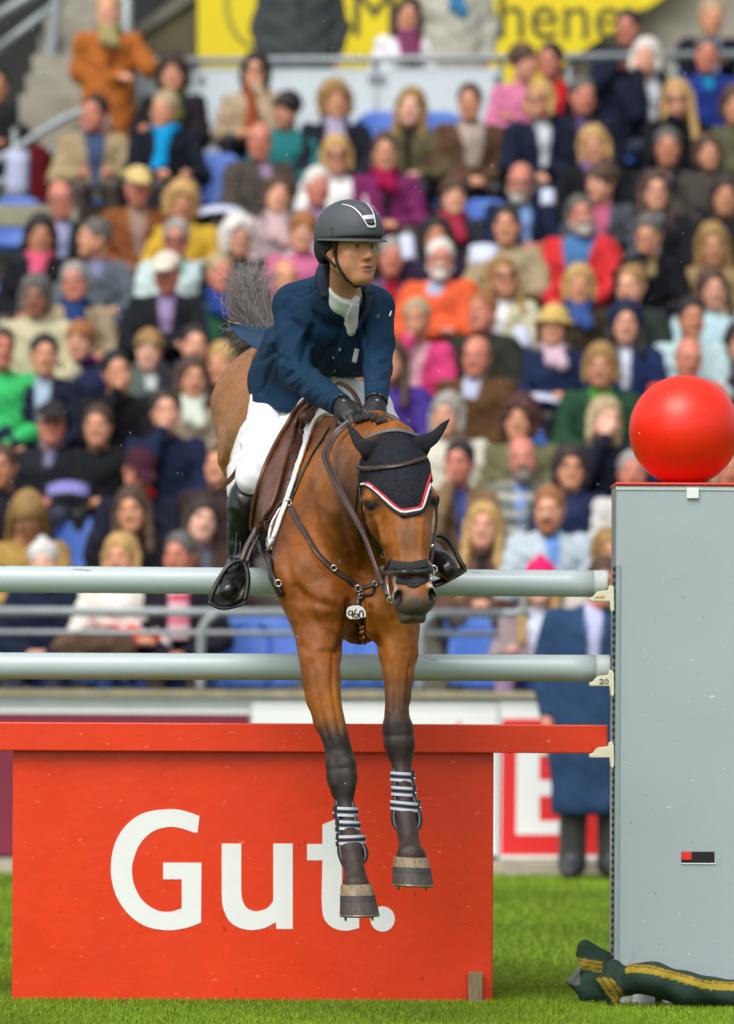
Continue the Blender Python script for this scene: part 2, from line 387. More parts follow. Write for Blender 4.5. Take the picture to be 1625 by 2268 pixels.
# upper railing with pale panels, posts every bay
YR = WALK_Y0 + 0.02
up = empty('upper_railing', tuple(P(290, 290, YR))); tag(up, 'grey upper railing with pale white panels behind the top row', 'railing')
tube('handrail', [P(285, 136, YR - .03), P(1000, 131, YR - .03), P(1900, 116, YR - .03)], 8.5 / S(YR), m_steel, up)
m_pan = mat('pale_panel', lin(208, 220, 224), 0.3, 0.05, 4, coat=.2); m_gls = mat('frosted_panel', lin(160, 172, 174), 0.3, 0.08, 4)
for x0, x1, m in ((300, 434, m_gls), (440, 828, m_pan), (838, 1106, m_pan)):
    a, b = P(x0, 292, YR), P(x1, 152, YR); box('panel', (a[0], YR - .01, a[2] - .4), (b[0], YR + .01, P(x1, 152, YR)[2]), m, up, 0.004)
for x in (293, 437, 833, 1109, 1260, 1495, 1640):
    a = P(x, 300, YR); b = P(x, 135, YR); tube('post', [a - np.array([0, 0.0, .5]), b], 6.5 / S(YR), m_steel, up)
for x in (445, 823, 845, 1099):
    a = P(x, 172, YR - .02); box('panel_clamp', a - .025, a + .025, m_steel, up, .004)
# yellow sign on the back wall
YS = WALK_Y0 + 2.2
m_yel = mat('yellow_banner', lin(228, 206, 12), 0.55, 0.06, 3, .1, 200); m_dk = mat('dark_lettering', lin(70, 66, 40), 0.6, 0.05, 4); m_ring = mat('grey_ring_print', lin(150, 145, 50), 0.6, 0.05, 4)
sg = empty('yellow_sign', tuple(P(440, 165, YS))); tag(sg, 'long yellow advertising sign with dark lettering behind the standing people', 'sign')
flat_poly('panel', [(438, 190), (438, -260), (1720, -260), (1466, -2), (1288, 115), (1190, 190)], YS, 0.05, m_yel, sg)
ring = [(570 + 74 * math.cos(t), 10 + 100 * math.sin(t)) for t in np.linspace(math.pi * .38, math.pi * 1.9, 28)]
ri = [(570 + 62 * math.cos(t), 10 + 88 * math.sin(t)) for t in np.linspace(math.pi * 1.9, math.pi * .38, 28)]
flat_poly('ring_mark', ring + ri, YS - .052, .003, m_ring, sg)
tcu = bpy.data.curves.new('sign_text', 'FONT'); tcu.body = 'Münchener'; tcu.size = 1; tcu.extrude = 0.002
to = bpy.data.objects.new('lettering', tcu); COL.objects.link(to); bpy.context.view_layer.update()
tme = bpy.data.meshes.new_from_object(to.evaluated_get(bpy.context.evaluated_depsgraph_get())); bpy.data.objects.remove(to)
co = np.array([v.co for v in tme.vertices]); a, b = P(782, 80, YS - .06), P(1440, 80, YS - .06)
sx = (b[0] - a[0]) / (co[:, 0].max() - co[:, 0].min()); sz = sx * 1.05
for v in tme.vertices:
    v.co = (a[0] + (v.co.x - co[:, 0].min()) * sx, YS - .055 - v.co.z, a[2] + v.co.y * sz - (v.co.x - co[:, 0].min()) * sx * 0.008)
tme.materials.clear(); link('lettering', tme, m_dk, sg)
# back walls and the stair flights of the vomitory at the left and right
m_wall = mat('back_wall', lin(96, 92, 70), 0.9, 0.12, 3, .1, 40); m_dark = mat('dark_recess', lin(34, 36, 38), 0.8, 0.2, 3)
tag(box('back_wall', (-6, YS + .8, 0), (6, YS + 1.0, 12), m_dark), 'dark back wall of the stand', None, None, 'structure')
def slab(name, pts, Y0, Y1, m, label, kind='structure', parent=None):
    bm = bmesh.new(); vs_ = [bm.verts.new(P(x, y, Y0)) for x, y in pts]; f = bm.faces.new(vs_); bm.normal_update()
    if f.normal.y > 0: bmesh.ops.reverse_faces(bm, faces=[f])
    r = bmesh.ops.extrude_face_region(bm, geom=[f]); vv = [e for e in r['geom'] if isinstance(e, bmesh.types.BMVert)]
    bmesh.ops.translate(bm, verts=vv, vec=(0, Y1 - Y0, 0)); bmesh.ops.recalc_face_normals(bm, faces=bm.faces[:])
    o = bmobj(name, bm, m, parent)
    if parent is None: tag(o, label, None, None, kind)
    return o
slab('stair_side_wall', [(300, 175), (436, 175), (436, -20), (395, -5), (300, 62)], YS + .25, YS + .6, m_wall, 'olive grey concrete stair wall beside the sign')
slab('stair_side_coping', [(290, 92), (296, 62), (420, -26), (440, -26), (440, -8)], YS + .2, YS + .62, m_concd, 'grey coping on the sloping stair wall')
slab('right_back_wall', [(1180, 220), (1300, 112), (1480, -10), (1700, -200), (1900, -200), (1900, 220)], YS + .15, YS + .6, m_conc, 'grey concrete wall right of the yellow sign')
st = empty('stair_flight', tuple(P(120, 260, WALK_Y0))); tag(st, 'pale concrete stair flight in the upper left corner', None, None, 'structure')
for i in range(7):
    y = 250 - i * 44; x0 = 42 + i * 14; a = P(x0, y, WALK_Y0 + .1 + i * .3); b = P(250 + i * 4, y - 40, WALK_Y0 + .1 + i * .3)
    box('step', (a[0], a[1], a[2] - .5), (b[0], a[1] + .34, P(x0, y - 40, a[1])[2]), m_conc, st, .006)
slab('vomitory_wall', [(-200, 520), (-200, 400), (0, 398), (60, 360), (195, 265), (230, 262), (290, 300), (290, 460)], WALK_Y0 - .35, WALK_Y0 + .0, m_wall, 'olive concrete wall of the entrance passage')
slab('passage_parapet', [(-200, 500), (-200, 449), (120, 455), (170, 462), (170, 500)], 19.86, 20.06, mat('pale_coping', lin(150, 146, 124), .9, .15, 6), 'pale concrete parapet beside the passage')
rail('stair_railing', 'sloping grey stair railing by the passage', [('handrail', [(-120, 395), (0, 352), (120, 276), (200, 240), (222, 246), (226, 300)], 9), ('lower_rail', [(-120, 440), (0, 404), (190, 286)], 7),
     ('post', [(208, 246), (206, 330)], 9), ('post', [(248, 290), (226, 244)], 8), ('post', [(32, 285), (32, 400)], 6)], WALK_Y0 - .5)
rail('stair_railing', 'grey railing climbing the stair flight at far left', [('handrail', [(-60, 68), (120, -40)], 11), ('lower_rail', [(-60, 150), (150, -10)], 9), ('post', [(74, 240), (112, 120), (130, -40)], 14)], WALK_Y0 + .9)
tube_ = rail('sign_post', 'grey upright steel post behind the mustard coat', [('post', [(281, 240), (281, -60)], 12)], WALK_Y0 + .6, 'post')
# ================================================================== the jump
m_pole = mat('pale_grey_pole_paint', lin(184, 198, 200), 0.32, 0.05, 7, 0.06, 40, coat=.3, stretch=(.25, 1, 1),
             spots=[(lin(120, 124, 118), 26, 0.65, (.25, 1, 1)), (lin(198, 90, 66), 9, 0.70, (.4, 1, 1))])
m_polecap = mat('pole_cap', lin(190, 200, 198), 0.5, 0.15, 40, stretch=(1, 1, .2))
m_cup = mat('cream_plastic', lin(226, 222, 196), 0.4, 0.06, 30)
m_redpaint = mat('vermilion_paint', lin(228, 58, 10), 0.34, 0.07, 5, 0.10, 26, coat=.05,
                 spots=[(lin(236, 120, 84), 60, 0.665, (.35, 1, 1)), (lin(150, 34, 12), 45, 0.68, (1, 1, .3)), (lin(170, 44, 16), 70, .665, (.15, 1, 1))])
m_grey = mat('grey_lacquer', lin(166, 181, 184), 0.33, 0.05, 2.2, 0.03, 30, coat=.25,
             spots=[(lin(96, 104, 106), 55, 0.675, (1, 1, .8)), (lin(190, 120, 106), 24, 0.70, (1, 1, .35)), (lin(150, 172, 184), 4, .66, (1, 1, .5)), (lin(214, 220, 218), 48, .675, (.4, 1, 1))])
m_letter = mat('white_letter_paint', lin(236, 240, 238), 0.4, 0.02, 10, spots=[(lin(190, 196, 194), 70, .75, (1, 1, 1))])
m_black = mat('matt_black', lin(14, 14, 15), 0.6, 0.2, 20); m_dsteel = mat('dark_track_steel', lin(120, 132, 132), 0.4, 0.1, 30, metal=.5)
def pole(name, xr, yl, yr, label):
    a = P(-260, yl - (yr - yl) * .193, 0); b = P(xr, yr, 0); r = 29.6 / S(0)
    o = empty(name, tuple(b)); tag(o, label, 'pole', 'jump poles'); d = (b - a) / np.linalg.norm(b - a); c = b - d * 0.05
    pts = [a, c]; V, F = tube_geo(np.array([a + (c - a) * t for t in np.linspace(0, 1, 30)]), r, 40); mesh('shaft', V, F, m_pole, o, True)
    V, F = tube_geo(np.array([c + d * .0005, c + d * .001, b - d * .003, b]), [r * .99, r * 1.012, r * 1.012, r * .97], 40)
    e = mesh('end_cap', V, F, m_polecap, o, True)
    return o
pole('jump_pole', 1345, 1282.5, 1293, 'upper pale grey jump pole under the horse')
pole('jump_pole', 1350, 1474.5, 1480, 'lower pale grey jump pole above the red plank')
a = P(-260, 1661, -.02); b = P(1345, 1605, -.02); zz0, zz1 = P(540, 1664.5, 0)[2], P(540, 1601.5, 0)[2]
pl = box('jump_plank', (a[0], -.03, zz0 - .0), (b[0], .012, zz1), m_redpaint, None, .004); tag(pl, 'orange-red wooden plank resting above the panel', 'plank')
gp = empty('jump_filler', tuple(P(560, 2225, 0))); tag(gp, 'large orange-red jump panel with white lettering Gut', 'panel')
x0, x1 = P(26.5, 1940, .0)[0], P(1092, 1940, 0)[0]; zb = P(560, 2224, 0)[2]
gb = box('board', (x0, .014, zb), (x1, .05, zz0 + .02), m_redpaint, gp, .006)
for xx in (x0 + .03, x1 - .11): box('back_foot', (xx, .05, .0), (xx + .06, .45, .05), m_redpaint, gp, .004)
# lettering, traced from its own glyph shapes
def arc(cx, cy, rx, ry, t0, t1, n=24): return [(cx + rx * math.cos(math.radians(t)), cy + ry * math.sin(math.radians(t))) for t in np.linspace(t0, t1, n)]
def zp(x, y): return (x / 2.778, 1462.5 + y / 2.778)
LY = .0139
G = [zp(1227, 957), zp(1215, 1058), zp(1190, 1058)] + [zp(*p) for p in catmull([(1190, 1058), (1120, 1034), (1040, 1024), (940, 1052), (860, 1130), (820, 1230), (812, 1300), (828, 1390), (880, 1480), (960, 1535), (1040, 1547), (1118, 1526)], 5)[1:]] + \
    [zp(1118, 1346), zp(1004, 1346), zp(1004, 1244), zp(1239, 1244), zp(1236, 1613)] + [zp(*p) for p in catmull([(1236, 1613), (1140, 1646), (1030, 1659), (900, 1636), (790, 1560), (712, 1440), (682, 1290), (706, 1130), (780, 1010), (890, 937), (1040, 915), (1130, 925), (1227, 957)], 5)[1:-1]]
flat_poly('letter', G, LY, .0015, m_letter, gp)
U = [(491, 1868), (534, 1868), (534, 1965)] + [tuple(p) for p in catmull([(534, 1965), (536, 1990), (546, 2010), (566, 2018), (590, 2012), (605, 1996)], 5)[1:]] + [(605, 1868), (648, 1868), (648, 2057), (612, 2057), (611, 2042)] + \
    [tuple(p) for p in catmull([(611, 2042), (585, 2055), (548, 2059), (512, 2044), (494, 2010), (491, 1975)], 5)[1:]]
flat_poly('letter', U, LY, .0015, m_letter, gp)
Tt = [(680, 1869), (714, 1869), (714, 1826), (748, 1812), (757, 1812), (757, 1869), (794, 1869), (794, 1905), (757, 1905)] + [tuple(p) for p in catmull([(757, 1990), (760, 2010), (774, 2020), (795, 2018)], 5)] + [(795, 2055)] + \
     [tuple(p) for p in catmull([(795, 2055), (765, 2061), (735, 2053), (716, 2030), (712, 1990)], 5)[1:]] + [(714, 1905), (680, 1905)]
flat_poly('letter', Tt, LY, .0015, m_letter, gp)
flat_poly('full_stop', arc(847, 2035, 27, 28, 0, 345, 28), LY, .0015, m_letter, gp)
# wooden stake
m_wood = mat('weathered_wood', lin(150, 130, 98), 0.85, 0.35, 30, .4, 120, stretch=(6, 6, .5))
a, b = P(1037, 2236, -.035), P(1068, 2153, -.035); sk = box('wooden_stake', (a[0], -.05, -.02), (b[0], .004, b[2]), m_wood, None, .003); tag(sk, 'short weathered wooden stake at the right foot of the panel', 'stake')

# grey wing (pillar) with lid, track, cups
YW = -.12; xl = P(1362, 1600, YW)[0]; xr = xl + .50; zt = P(1450, 1076, YW)[2]; zb = .085
wg = empty('jump_wing', (xl + .25, YW + .2, 0)); tag(wg, 'tall grey lacquered jump wing carrying the red ball', 'jump wing')
box('column', (xl, YW, zb), (xr, YW + .40, zt), m_grey, wg, .006)
ztr = P(1450, 1086, YW)[2]
flat = box('top_trim', (xl - .002, YW - .004, ztr), (xr + .002, YW + .0005, zt - .001), mat('trim_white', lin(206, 216, 214), .4, .05, 9), wg, .002)
box('lid', (xl - .004, YW - .012, zt + .001), (xr + .02, YW + .42, zt + .012), mat('red_lid', lin(214, 46, 34), .35, .08, 9, coat=.2), wg, .004)
a, b = P(1520, 1104, YW - .004), P(1547, 1081, YW - .004); pt = box('bracket_plate', (a[0], YW - .012, a[2]), (b[0], YW - .0045, b[2]), m_letter, wg, .002)
for x in (1525.5, 1541.5):
    c = P(x, 1094, YW - .013); V, F = lathe_geo([(0, 0), (.0028, .0004), (.003, .003)], (0, 0, 0), 10); V = [(c[0] + v[0], c[1] + .004 - v[2] * .6, c[2] + v[1]) for v in V]; mesh('screw', V, F, m_dsteel, pt)
# slot in the column face
a, b = P(1508, 1911, YW), P(1582, 1886, YW)
slo = box('slot_recess', (a[0], YW - .0015, a[2]), (b[0], YW + .001, b[2]), m_black, wg, .001)
c = P(1531, 1904, YW); box('red_tab', (a[0] + .001, YW - .006, c[2]), (c[0], YW - .0018, b[2] - .001), m_redp, slo, .001)
box('slot_lip', (a[0] - .002, YW - .005, a[2] - .004), (b[0] + .004, YW - .0018, a[2] - .0002), m_letter, slo, .001)
# perforated track at the left edge
zt1 = P(1360, 1250, YW)[2]
tr = box('cup_track', (xl - .0085, YW + .004, zb - .02), (xl - .001, YW + .045, zt1), m_dsteel, wg, .001)
box('track_flange', (xl - .0005, YW - .006, zb - .02), (xl + .0165, YW - .0012, zt1), mat('flange_grey', lin(150, 168, 170), .4, .08, 12, metal=.2), wg, .001)
bm = bmesh.new(); z = zb
while z < zt1 - .02:
    box_bm(bm, (xl - .0102, YW + .001, z), (xl - .002, YW + .0105, z + .012)); z += .026
h = bmobj('track_hole', bm, m_black, wg); h['kind'] = 'stuff'
def cup(yb, txt=False):                      # yb: picture height of the lower edge of the shelf
    prof = [(1303, yb), (1304, yb - 8), (1311, yb - 9), (1322, yb - 22), (1345, yb - 24), (1347, yb - 33), (1352, yb - 36), (1357, yb - 30), (1358, yb + 18), (1354, yb + 24), (1350, yb + 20), (1348, yb)]
    o = flat_poly('jump_cup', prof, YW + .055, .07, m_cup, wg)
    bv = o.modifiers.new('bevel', 'BEVEL'); bv.width = .0025; bv.segments = 2; bv.limit_method = 'ANGLE'
    return o
c1 = cup(1332); c2 = cup(1519); c3 = cup(1677)
m_ink = mat('dark_ink', lin(40, 42, 44), .6, .1, 10); m_inky = mat('yellow_ink', lin(196, 160, 60), .6, .1, 10)
flat_poly('yellow_mark', [(1317, 1321), (1339, 1320), (1339, 1324), (1317, 1325)], YW - .0155, .0006, m_inky, c1)
def ink(pts): 
    V, F = tube_geo(catmull([P(x, y, YW - .0165) for x, y in pts], 4), 0.9 / S(0), 6); mesh('handwriting', V, F, m_ink, c2, True)
ink([(1328, 1507), (1331, 1504), (1335, 1506), (1334, 1510), (1328, 1514), (1337, 1514)]); ink([(1343, 1504), (1339, 1507), (1340, 1513), (1345, 1513), (1347, 1508), (1343, 1504)])
# white plastic feet under the wing
for k_, (x, yw) in enumerate(((1385, -.02), (1425, -.09), (1490, -.05), (1590, -.05), (1350, .2), (1590, .2))):
    c = P(x, 2226, yw); V, F = lathe_geo([(0, .084), (.03, .084), (.036, .078), (.04, .01), (.042, 0)], (c[0], yw, 0), 24); mesh('foot', V, F, m_letter, wg, True)
# ball
rb = 122.5 / S(.05); bc = P(1515, 944, .05); zl = zt + .012
bm = bmesh.new(); bmesh.ops.create_uvsphere(bm, u_segments=64, v_segments=40, radius=rb)
for v in bm.verts: v.co.z = max(v.co.z, -rb * .965)
bmesh.ops.translate(bm, verts=bm.verts, vec=(bc[0], .05, zl + rb * .965))
m_ball = mat('glossy_red_ball', lin(240, 42, 8), 0.36, 0.05, 6, 0.03, 60, rvar=.05, spots=[(lin(240, 150, 130), 70, .69, (1, 1, 1)), (lin(120, 20, 12), 90, .68, (1, 1, .8))])
tag(bmobj('ball', bm, m_ball, None, True), 'big glossy red ball on top of the grey wing', 'ball')
# ================================================================== the horse: one continuous surface
BAY = np.array(lin(126, 68, 12)); BAYL = np.array(lin(158, 92, 20)); BAYD = np.array(lin(72, 38, 12)); BLK = np.array(lin(46, 37, 33)); MUZ = np.array(lin(88, 76, 70)); PINK = np.array(lin(214, 190, 168))
hb = Body((-.62, -1.98, .36), (.36, 1.85, 2.52), 0.0082)
def q(px, py, Y, r): return (P(px, py, Y), r / S(Y))
def hc(a, b, k=.06, f=None): hb.cone(q(*a)[0], q(*b)[0], q(*a)[1], q(*b)[1], k, flat=f)
ZUP = np.array([0, 0, 1.0])
# trunk
hc((640, 898, .78, 150), (668, 985, .35, 150), .08); hc((668, 985, .35, 150), (705, 1065, -.08, 172), .08); hc((705, 1065, -.08, 172), (765, 1150, -.60, 148), .08)
hc((690, 1095, -.05, 168), (770, 1200, -.60, 130), .08)
hc((650, 800, .62, 70), (745, 925, -.30, 60), .10)                       # back line up to the withers
hc((745, 925, -.30, 58), (795, 985, -.75, 62), .08)
# haunches and folded hind legs
for dx, sgn in ((-62, -1), (75, 1)):
    hc((640 + dx, 905, .72, 108), (630 + dx * .8, 1010, .55, 88), .08)
    hc((630 + dx * .8, 1010, .55, 88), (636 + dx * .7, 1075, .50, 60), .06)
    hc((636 + dx * .7, 1060, .52, 58), (640 + dx * .65, 1100, .98, 40), .05); hc((640 + dx * .65, 1100, .98, 36), (642 + dx * .6, 1092, 1.12, 34), .03)
    hc((642 + dx * .6, 1092, 1.12, 30), (642 + dx * .6, 1010, 1.42, 20), .03); hc((642 + dx * .6, 1010, 1.42, 24), (642 + dx * .6, 985, 1.55, 24), .02); hc((642 + dx * .6, 985, 1.55, 24), (642 + dx * .6, 1010, 1.66, 33), .02)
hc((645, 770, .95, 30), (628, 748, 1.10, 20), .05)                        # dock of the tail
# shoulders and breast
hc((668, 1090, -.52, 70), (690, 1285, -.96, 76), .07); hc((860, 1110, -.52, 70), (858, 1295, -.98, 66), .07)
hb.ell(P(778, 1270, -.90), np.array([120, 110, 125]) / S(-.9), k=.07)
hc((782, 1250, -.75, 115), (796, 1365, -.62, 62), .07)
hc((728, 1335, -1.06, 52), (735, 1368, -1.04, 42), .045); hc((838, 1345, -1.07, 46), (835, 1375, -1.05, 40), .045)  # pectorals
hc((676, 1290, -.98, 62), (706, 1385, -1.02, 56), .05); hc((872, 1300, -1.0, 58), (878, 1390, -1.03, 50), .05)
hc((668, 1180, -.80, 56), (678, 1270, -1.0, 58), .06)
# fore legs: centre x, y, half width
LA = [(706, 1385, 58, -1.02), (709, 1448, 46, -1.08), (711, 1507, 42, -1.11), (716, 1543, 38, -1.13), (731, 1596, 31, -1.15), (741, 1629, 29, -1.17), (750, 1662, 28, -1.18), (755, 1697, 33, -1.20), (757, 1722, 33.5, -1.21),
      (760, 1752, 26, -1.23), (763, 1775, 19, -1.24), (770, 1827, 17.5, -1.28), (775, 1858, 22, -1.31), (778, 1880, 26, -1.32), (782, 1905, 22, -1.36), (785, 1930, 21, -1.39), (788, 1962, 31, -1.42)]
LB = [(878, 1390, 50, -1.03), (882, 1448, 42, -1.06), (883, 1497, 34, -1.08), (881.5, 1543, 27, -1.10), (879, 1586, 25, -1.12), (880, 1612, 33, -1.13), (883, 1646, 34, -1.14), (886, 1669, 28, -1.15), (888.5, 1690, 20, -1.16),
      (892, 1728, 18.5, -1.19), (896, 1775, 18.5, -1.22), (899, 1808, 26, -1.24), (901, 1830, 24, -1.26), (903, 1850, 21.5, -1.29), (906, 1876, 24, -1.32), (909, 1896, 35, -1.35)]
for LEG in (LA, LB):
    for a, b in zip(LEG[:-1], LEG[1:]): hc((a[0], a[1], a[3], a[2]), (b[0], b[1], b[3], b[2]), .012)
hc((735, 1690, -1.235, 10), (742, 1735, -1.255, 9), .03); hc((868, 1605, -1.165, 10), (870, 1650, -1.175, 9), .03)
hc((772, 1688, -1.235, 8), (776, 1735, -1.25, 8), .03); hc((897, 1605, -1.165, 8), (899, 1648, -1.175, 8), .03)
hc((722, 1480, -1.145, 16), (745, 1640, -1.20, 12), .04); hc((872, 1470, -1.10, 15), (880, 1590, -1.145, 11), .04)      # extensor muscle line
hc((690, 1460, -1.13, 18), (715, 1600, -1.165, 12), .04)
for x, y, Y in ((765, 1828, -1.19), (891, 1735, -1.11)): hc((x, y, Y, 10), (x + 8, y + 48, Y - .02, 11), .02)                # tendons behind
# neck
hc((770, 1140, -.62, 118), (812, 1085, -1.05, 96), .07, (ZUP, .70)); hc((812, 1085, -1.05, 96), (862, 1050, -1.42, 70), .06, (ZUP, .66))
hc((795, 985, -.75, 50), (835, 960, -1.10, 40), .06); hc((835, 960, -1.10, 40), (880, 985, -1.42, 42), .05)
hc((795, 1130, -1.15, 60), (790, 1240, -.95, 60), .06)
# head
hc((884, 1045, -1.52, 66), (893, 1110, -1.60, 64), .04); hc((893, 1110, -1.60, 62), (902, 1200, -1.67, 49), .03); hc((902, 1200, -1.67, 49), (910, 1270, -1.72, 39), .025); hc((910, 1270, -1.72, 38), (916, 1320, -1.745, 40), .025)
hc((862, 1120, -1.42, 52), (892, 1230, -1.58, 36), .035); hc((892, 1230, -1.58, 36), (912, 1350, -1.69, 24), .03)
for x, y, r in ((842, 1130, 40), (930, 1125, 38)): hb.ell(P(x, y, -1.50), np.array([r * .8, r * 2.2, r * 1.55]) / S(-1.5), k=.035)
hb.ell(P(917, 1330, -1.755), np.array([45, 46, 35]) / S(-1.75), k=.025)                    # muzzle
hb.ell(P(896, 1372, -1.745), np.array([13, 22, 9]) / S(-1.75), k=.01); hb.ell(P(931, 1371, -1.745), np.array([13, 22, 9]) / S(-1.75), k=.01)
hb.ell(P(912, 1360, -1.735), np.array([30, 36, 17]) / S(-1.75), k=.012); hb.ell(P(913, 1373, -1.72), np.array([20, 26, 8]) / S(-1.75), k=.008)
hb.ell(P(884, 1318, -1.775), np.array([13, 20, 24]) / S(-1.75), roty(.35), k=.016); hb.ell(P(953, 1311, -1.765), np.array([11, 20, 24]) / S(-1.75), roty(-.35), k=.016)
hb.ell(P(880, 1324, -1.812), np.array([10, 28, 18]) / S(-1.75), roty(.4), k=.010, sub=True); hb.ell(P(957, 1317, -1.80), np.array([8, 28, 18]) / S(-1.75), roty(-.4), k=.010, sub=True)
hb.ell(P(915, 1361, -1.795), np.array([30, 14, 2.6]) / S(-1.75), k=.006, sub=True)           # mouth line
# eyes, brows, face ridges
hb.ell(P(819, 1108, -1.60), np.array([17, 26, 15]) / S(-1.6), k=.02); hb.ell(P(953, 1100, -1.59), np.array([15, 26, 15]) / S(-1.6), k=.02)
hb.ell(P(820, 1121, -1.652), np.array([13, 14, 8]) / S(-1.65), k=.008, sub=True); hb.ell(P(962, 1112, -1.635), np.array([9, 14, 8]) / S(-1.65), k=.008, sub=True)
hb.ell(P(821, 1121, -1.622), np.array([12, 16, 9]) / S(-1.65), k=.003); hb.ell(P(959, 1112, -1.612), np.array([10, 16, 9]) / S(-1.65), k=.003)
hc((838, 1150, -1.635, 7), (862, 1215, -1.675, 6), .02); hc((950, 1145, -1.63, 6), (944, 1210, -1.67, 6), .02)
# shallow muscle relief
def relief(X, Y, Z):
    return 0.0022 * np.sin(X * 26 + 5 * np.sin(Z * 9)) * np.sin(Z * 21 + 3 * np.sin(Y * 7)) * np.clip((Z - 1.2) * 4, 0, 1)
hb.disp(relief)
def vnoise(V, f, seed=0):
    V = np.asarray(V) * f; r_ = np.random.default_rng(seed); A = r_.normal(size=(6, 3)); ph = r_.uniform(0, 6.28, 6)
    return np.mean([np.sin(V @ A[i] * 1.4 + ph[i]) for i in range(6)], 0)
HV, HF = hb.surface(); HP = to_px(HV)
def vnormals(V, F):
    n_ = np.zeros_like(V); f_ = np.cross(V[F[:, 2]] - V[F[:, 0]], V[F[:, 3]] - V[F[:, 1]])
    for j in range(4): np.add.at(n_, F[:, j], f_)
    return n_ / (np.linalg.norm(n_, axis=1)[:, None] + 1e-12), f_
vn, fn = vnormals(HV, HF)
facing = ((HV - CAM) * vn).sum(1) < 0
def dist_line(pix):
    pts = catmull([np.array([x, y, 0]) for x, y in pix], 5)[:, :2]; best = np.full(len(HP), 1e9)
    for a, b in zip(pts[:-1], pts[1:]):
        t = np.clip(((HP - a) @ (b - a)) / ((b - a) @ (b - a) + 1e-9), 0, 1); best = np.minimum(best, np.linalg.norm(HP - a - t[:, None] * (b - a), axis=1))
    return best
FOLDS = [([(722, 990), (736, 1080), (750, 1160), (775, 1240), (790, 1290)], -11, 13), ([(770, 1000), (766, 1100), (788, 1210)], 7, 17), ([(806, 1180), (803, 1265)], -11, 9),
    ([(640, 1180), (680, 1240), (735, 1290)], 5, 18), ([(655, 1300), (690, 1330), (742, 1345)], -5, 9), ([(628, 1200), (640, 1270), (668, 1330)], -5, 9),
    ([(797, 1320), (798, 1425)], -14, 8), ([(772, 1335), (770, 1372), (757, 1412), (750, 1440)], -12, 7), ([(816, 1345), (823, 1385), (838, 1430)], -12, 7), ([(700, 1345), (722, 1385), (758, 1402)], 5, 10),
    ([(738, 1445), (737, 1530), (754, 1625)], -5, 5), ([(690, 1460), (706, 1560), (727, 1640)], -4, 5), ([(668, 1430), (700, 1445), (744, 1440)], -4, 6),
    ([(908, 1440), (896, 1500), (893, 1570)], 3.2, 3.2), ([(868, 1465), (868, 1570)], -4.5, 5), ([(862, 1400), (890, 1440), (915, 1440)], -3, 6), ([(903, 1480), (900, 1560)], -3, 4),
    ([(836, 1150), (852, 1205)], 5, 5), ([(876, 1150), (887, 1220), (894, 1275)], 3.5, 5), ([(934, 1150), (932, 1220), (937, 1275)], 3.5, 5), ([(904, 1150), (910, 1270)], -2.5, 10), ([(846, 1215), (858, 1262), (868, 1290)], -4, 6),
    ([(812, 1092), (823, 1089), (838, 1102)], 5, 4), ([(808, 1133), (822, 1136), (836, 1130)], 4, 4), ([(800, 1150), (815, 1195), (838, 1240)], -3, 6), ([(570, 880), (528, 950), (506, 1030)], -10, 9), ([(548, 870), (512, 945), (496, 1020)], 6, 9),
    ([(715, 1130), (742, 1185), (760, 1220)], -4, 6), ([(700, 1060), (716, 1130)], 4, 10), ([(610, 1240), (640, 1300), (650, 1370)], 4, 12), ([(668, 1150), (680, 1215), (714, 1275)], 2.5, 3), ([(725, 1705), (790, 1700)], -2.5, 5), ([(850, 1630), (915, 1628)], -2.5, 5)]
dn = np.zeros(len(HV))
for pix, dep, wd in FOLDS: dn += dep * .0015 * np.exp(-(dist_line(pix) / wd) ** 2) * facing
dn += .0028 * vnoise(HV, 22, 11) + .0019 * vnoise(HV, 46, 12) * (HV[:, 1] < -.4) + .0008 * vnoise(HV, 95, 13) * (HV[:, 1] < -.4)
HV = HV + vn * dn[:, None]; HP = to_px(HV); vn, fn = vnormals(HV, HF)
def seg_near(pts, a, b, r): 
    a, b = np.array(a, float), np.array(b, float); t = np.clip(((pts - a) @ (b - a)) / ((b - a) @ (b - a)), 0, 1)
    return np.linalg.norm(pts - a - t[:, None] * (b - a), axis=1) < r
def mixc(C, w_, c): w_ = np.clip(w_, 0, 1)[:, None]; return C * (1 - w_) + np.asarray(c) * w_
g_ = np.random.default_rng(3)
Hcol = np.tile(BAY, (len(HV), 1)); nz = vnoise(HV, 9, 1)
Hcol = mixc(Hcol, .5 + nz * .9, BAYL); Hcol = mixc(Hcol, (vnoise(HV, 5, 2) - .15) * 1.6, BAYD)
Hcol = mixc(Hcol, np.clip(1 - np.hypot((HP[:, 0] - 770) / 60, (HP[:, 1] - 1110) / 170), 0, 1) * (HV[:, 1] > -1.45) * (HV[:, 1] < -.5) * 1.1, np.array(lin(78, 46, 26)))  # head's shadow on the neck, painted into the coat colour
Hcol = mixc(Hcol, (HV[:, 1] > .1) * np.clip((HP[:, 1] < 1050) * .45 + vnoise(HV, 14, 5) * .25, 0, .6), np.array(lin(150, 116, 84)))          # wet grey-brown quarters
legm = (HV[:, 1] < -.9) & (HV[:, 1] > -1.5)
start = np.where(HP[:, 0] < 800, 1505, 1450) + 70 * vnoise(HV, 11, 4)
Hcol = mixc(Hcol, legm * np.clip((HP[:, 1] - start) / 150, 0, 1), BLK * (1))
low = legm & (HP[:, 1] > np.where(HP[:, 0] < 830, 1775, 1690)); Hcol = mixc(Hcol, low * .55, np.array(lin(64, 50, 44)))
head = HV[:, 1] < -1.5
Hcol = mixc(Hcol, head * np.clip(1 - np.abs(HP[:, 0] - 903 - (HP[:, 1] - 1165) * .07) / 34, 0, 1) * np.clip(1 - np.abs(HP[:, 1] - 1180) / 110, 0, 1) * .75, np.array(lin(88, 66, 52)))
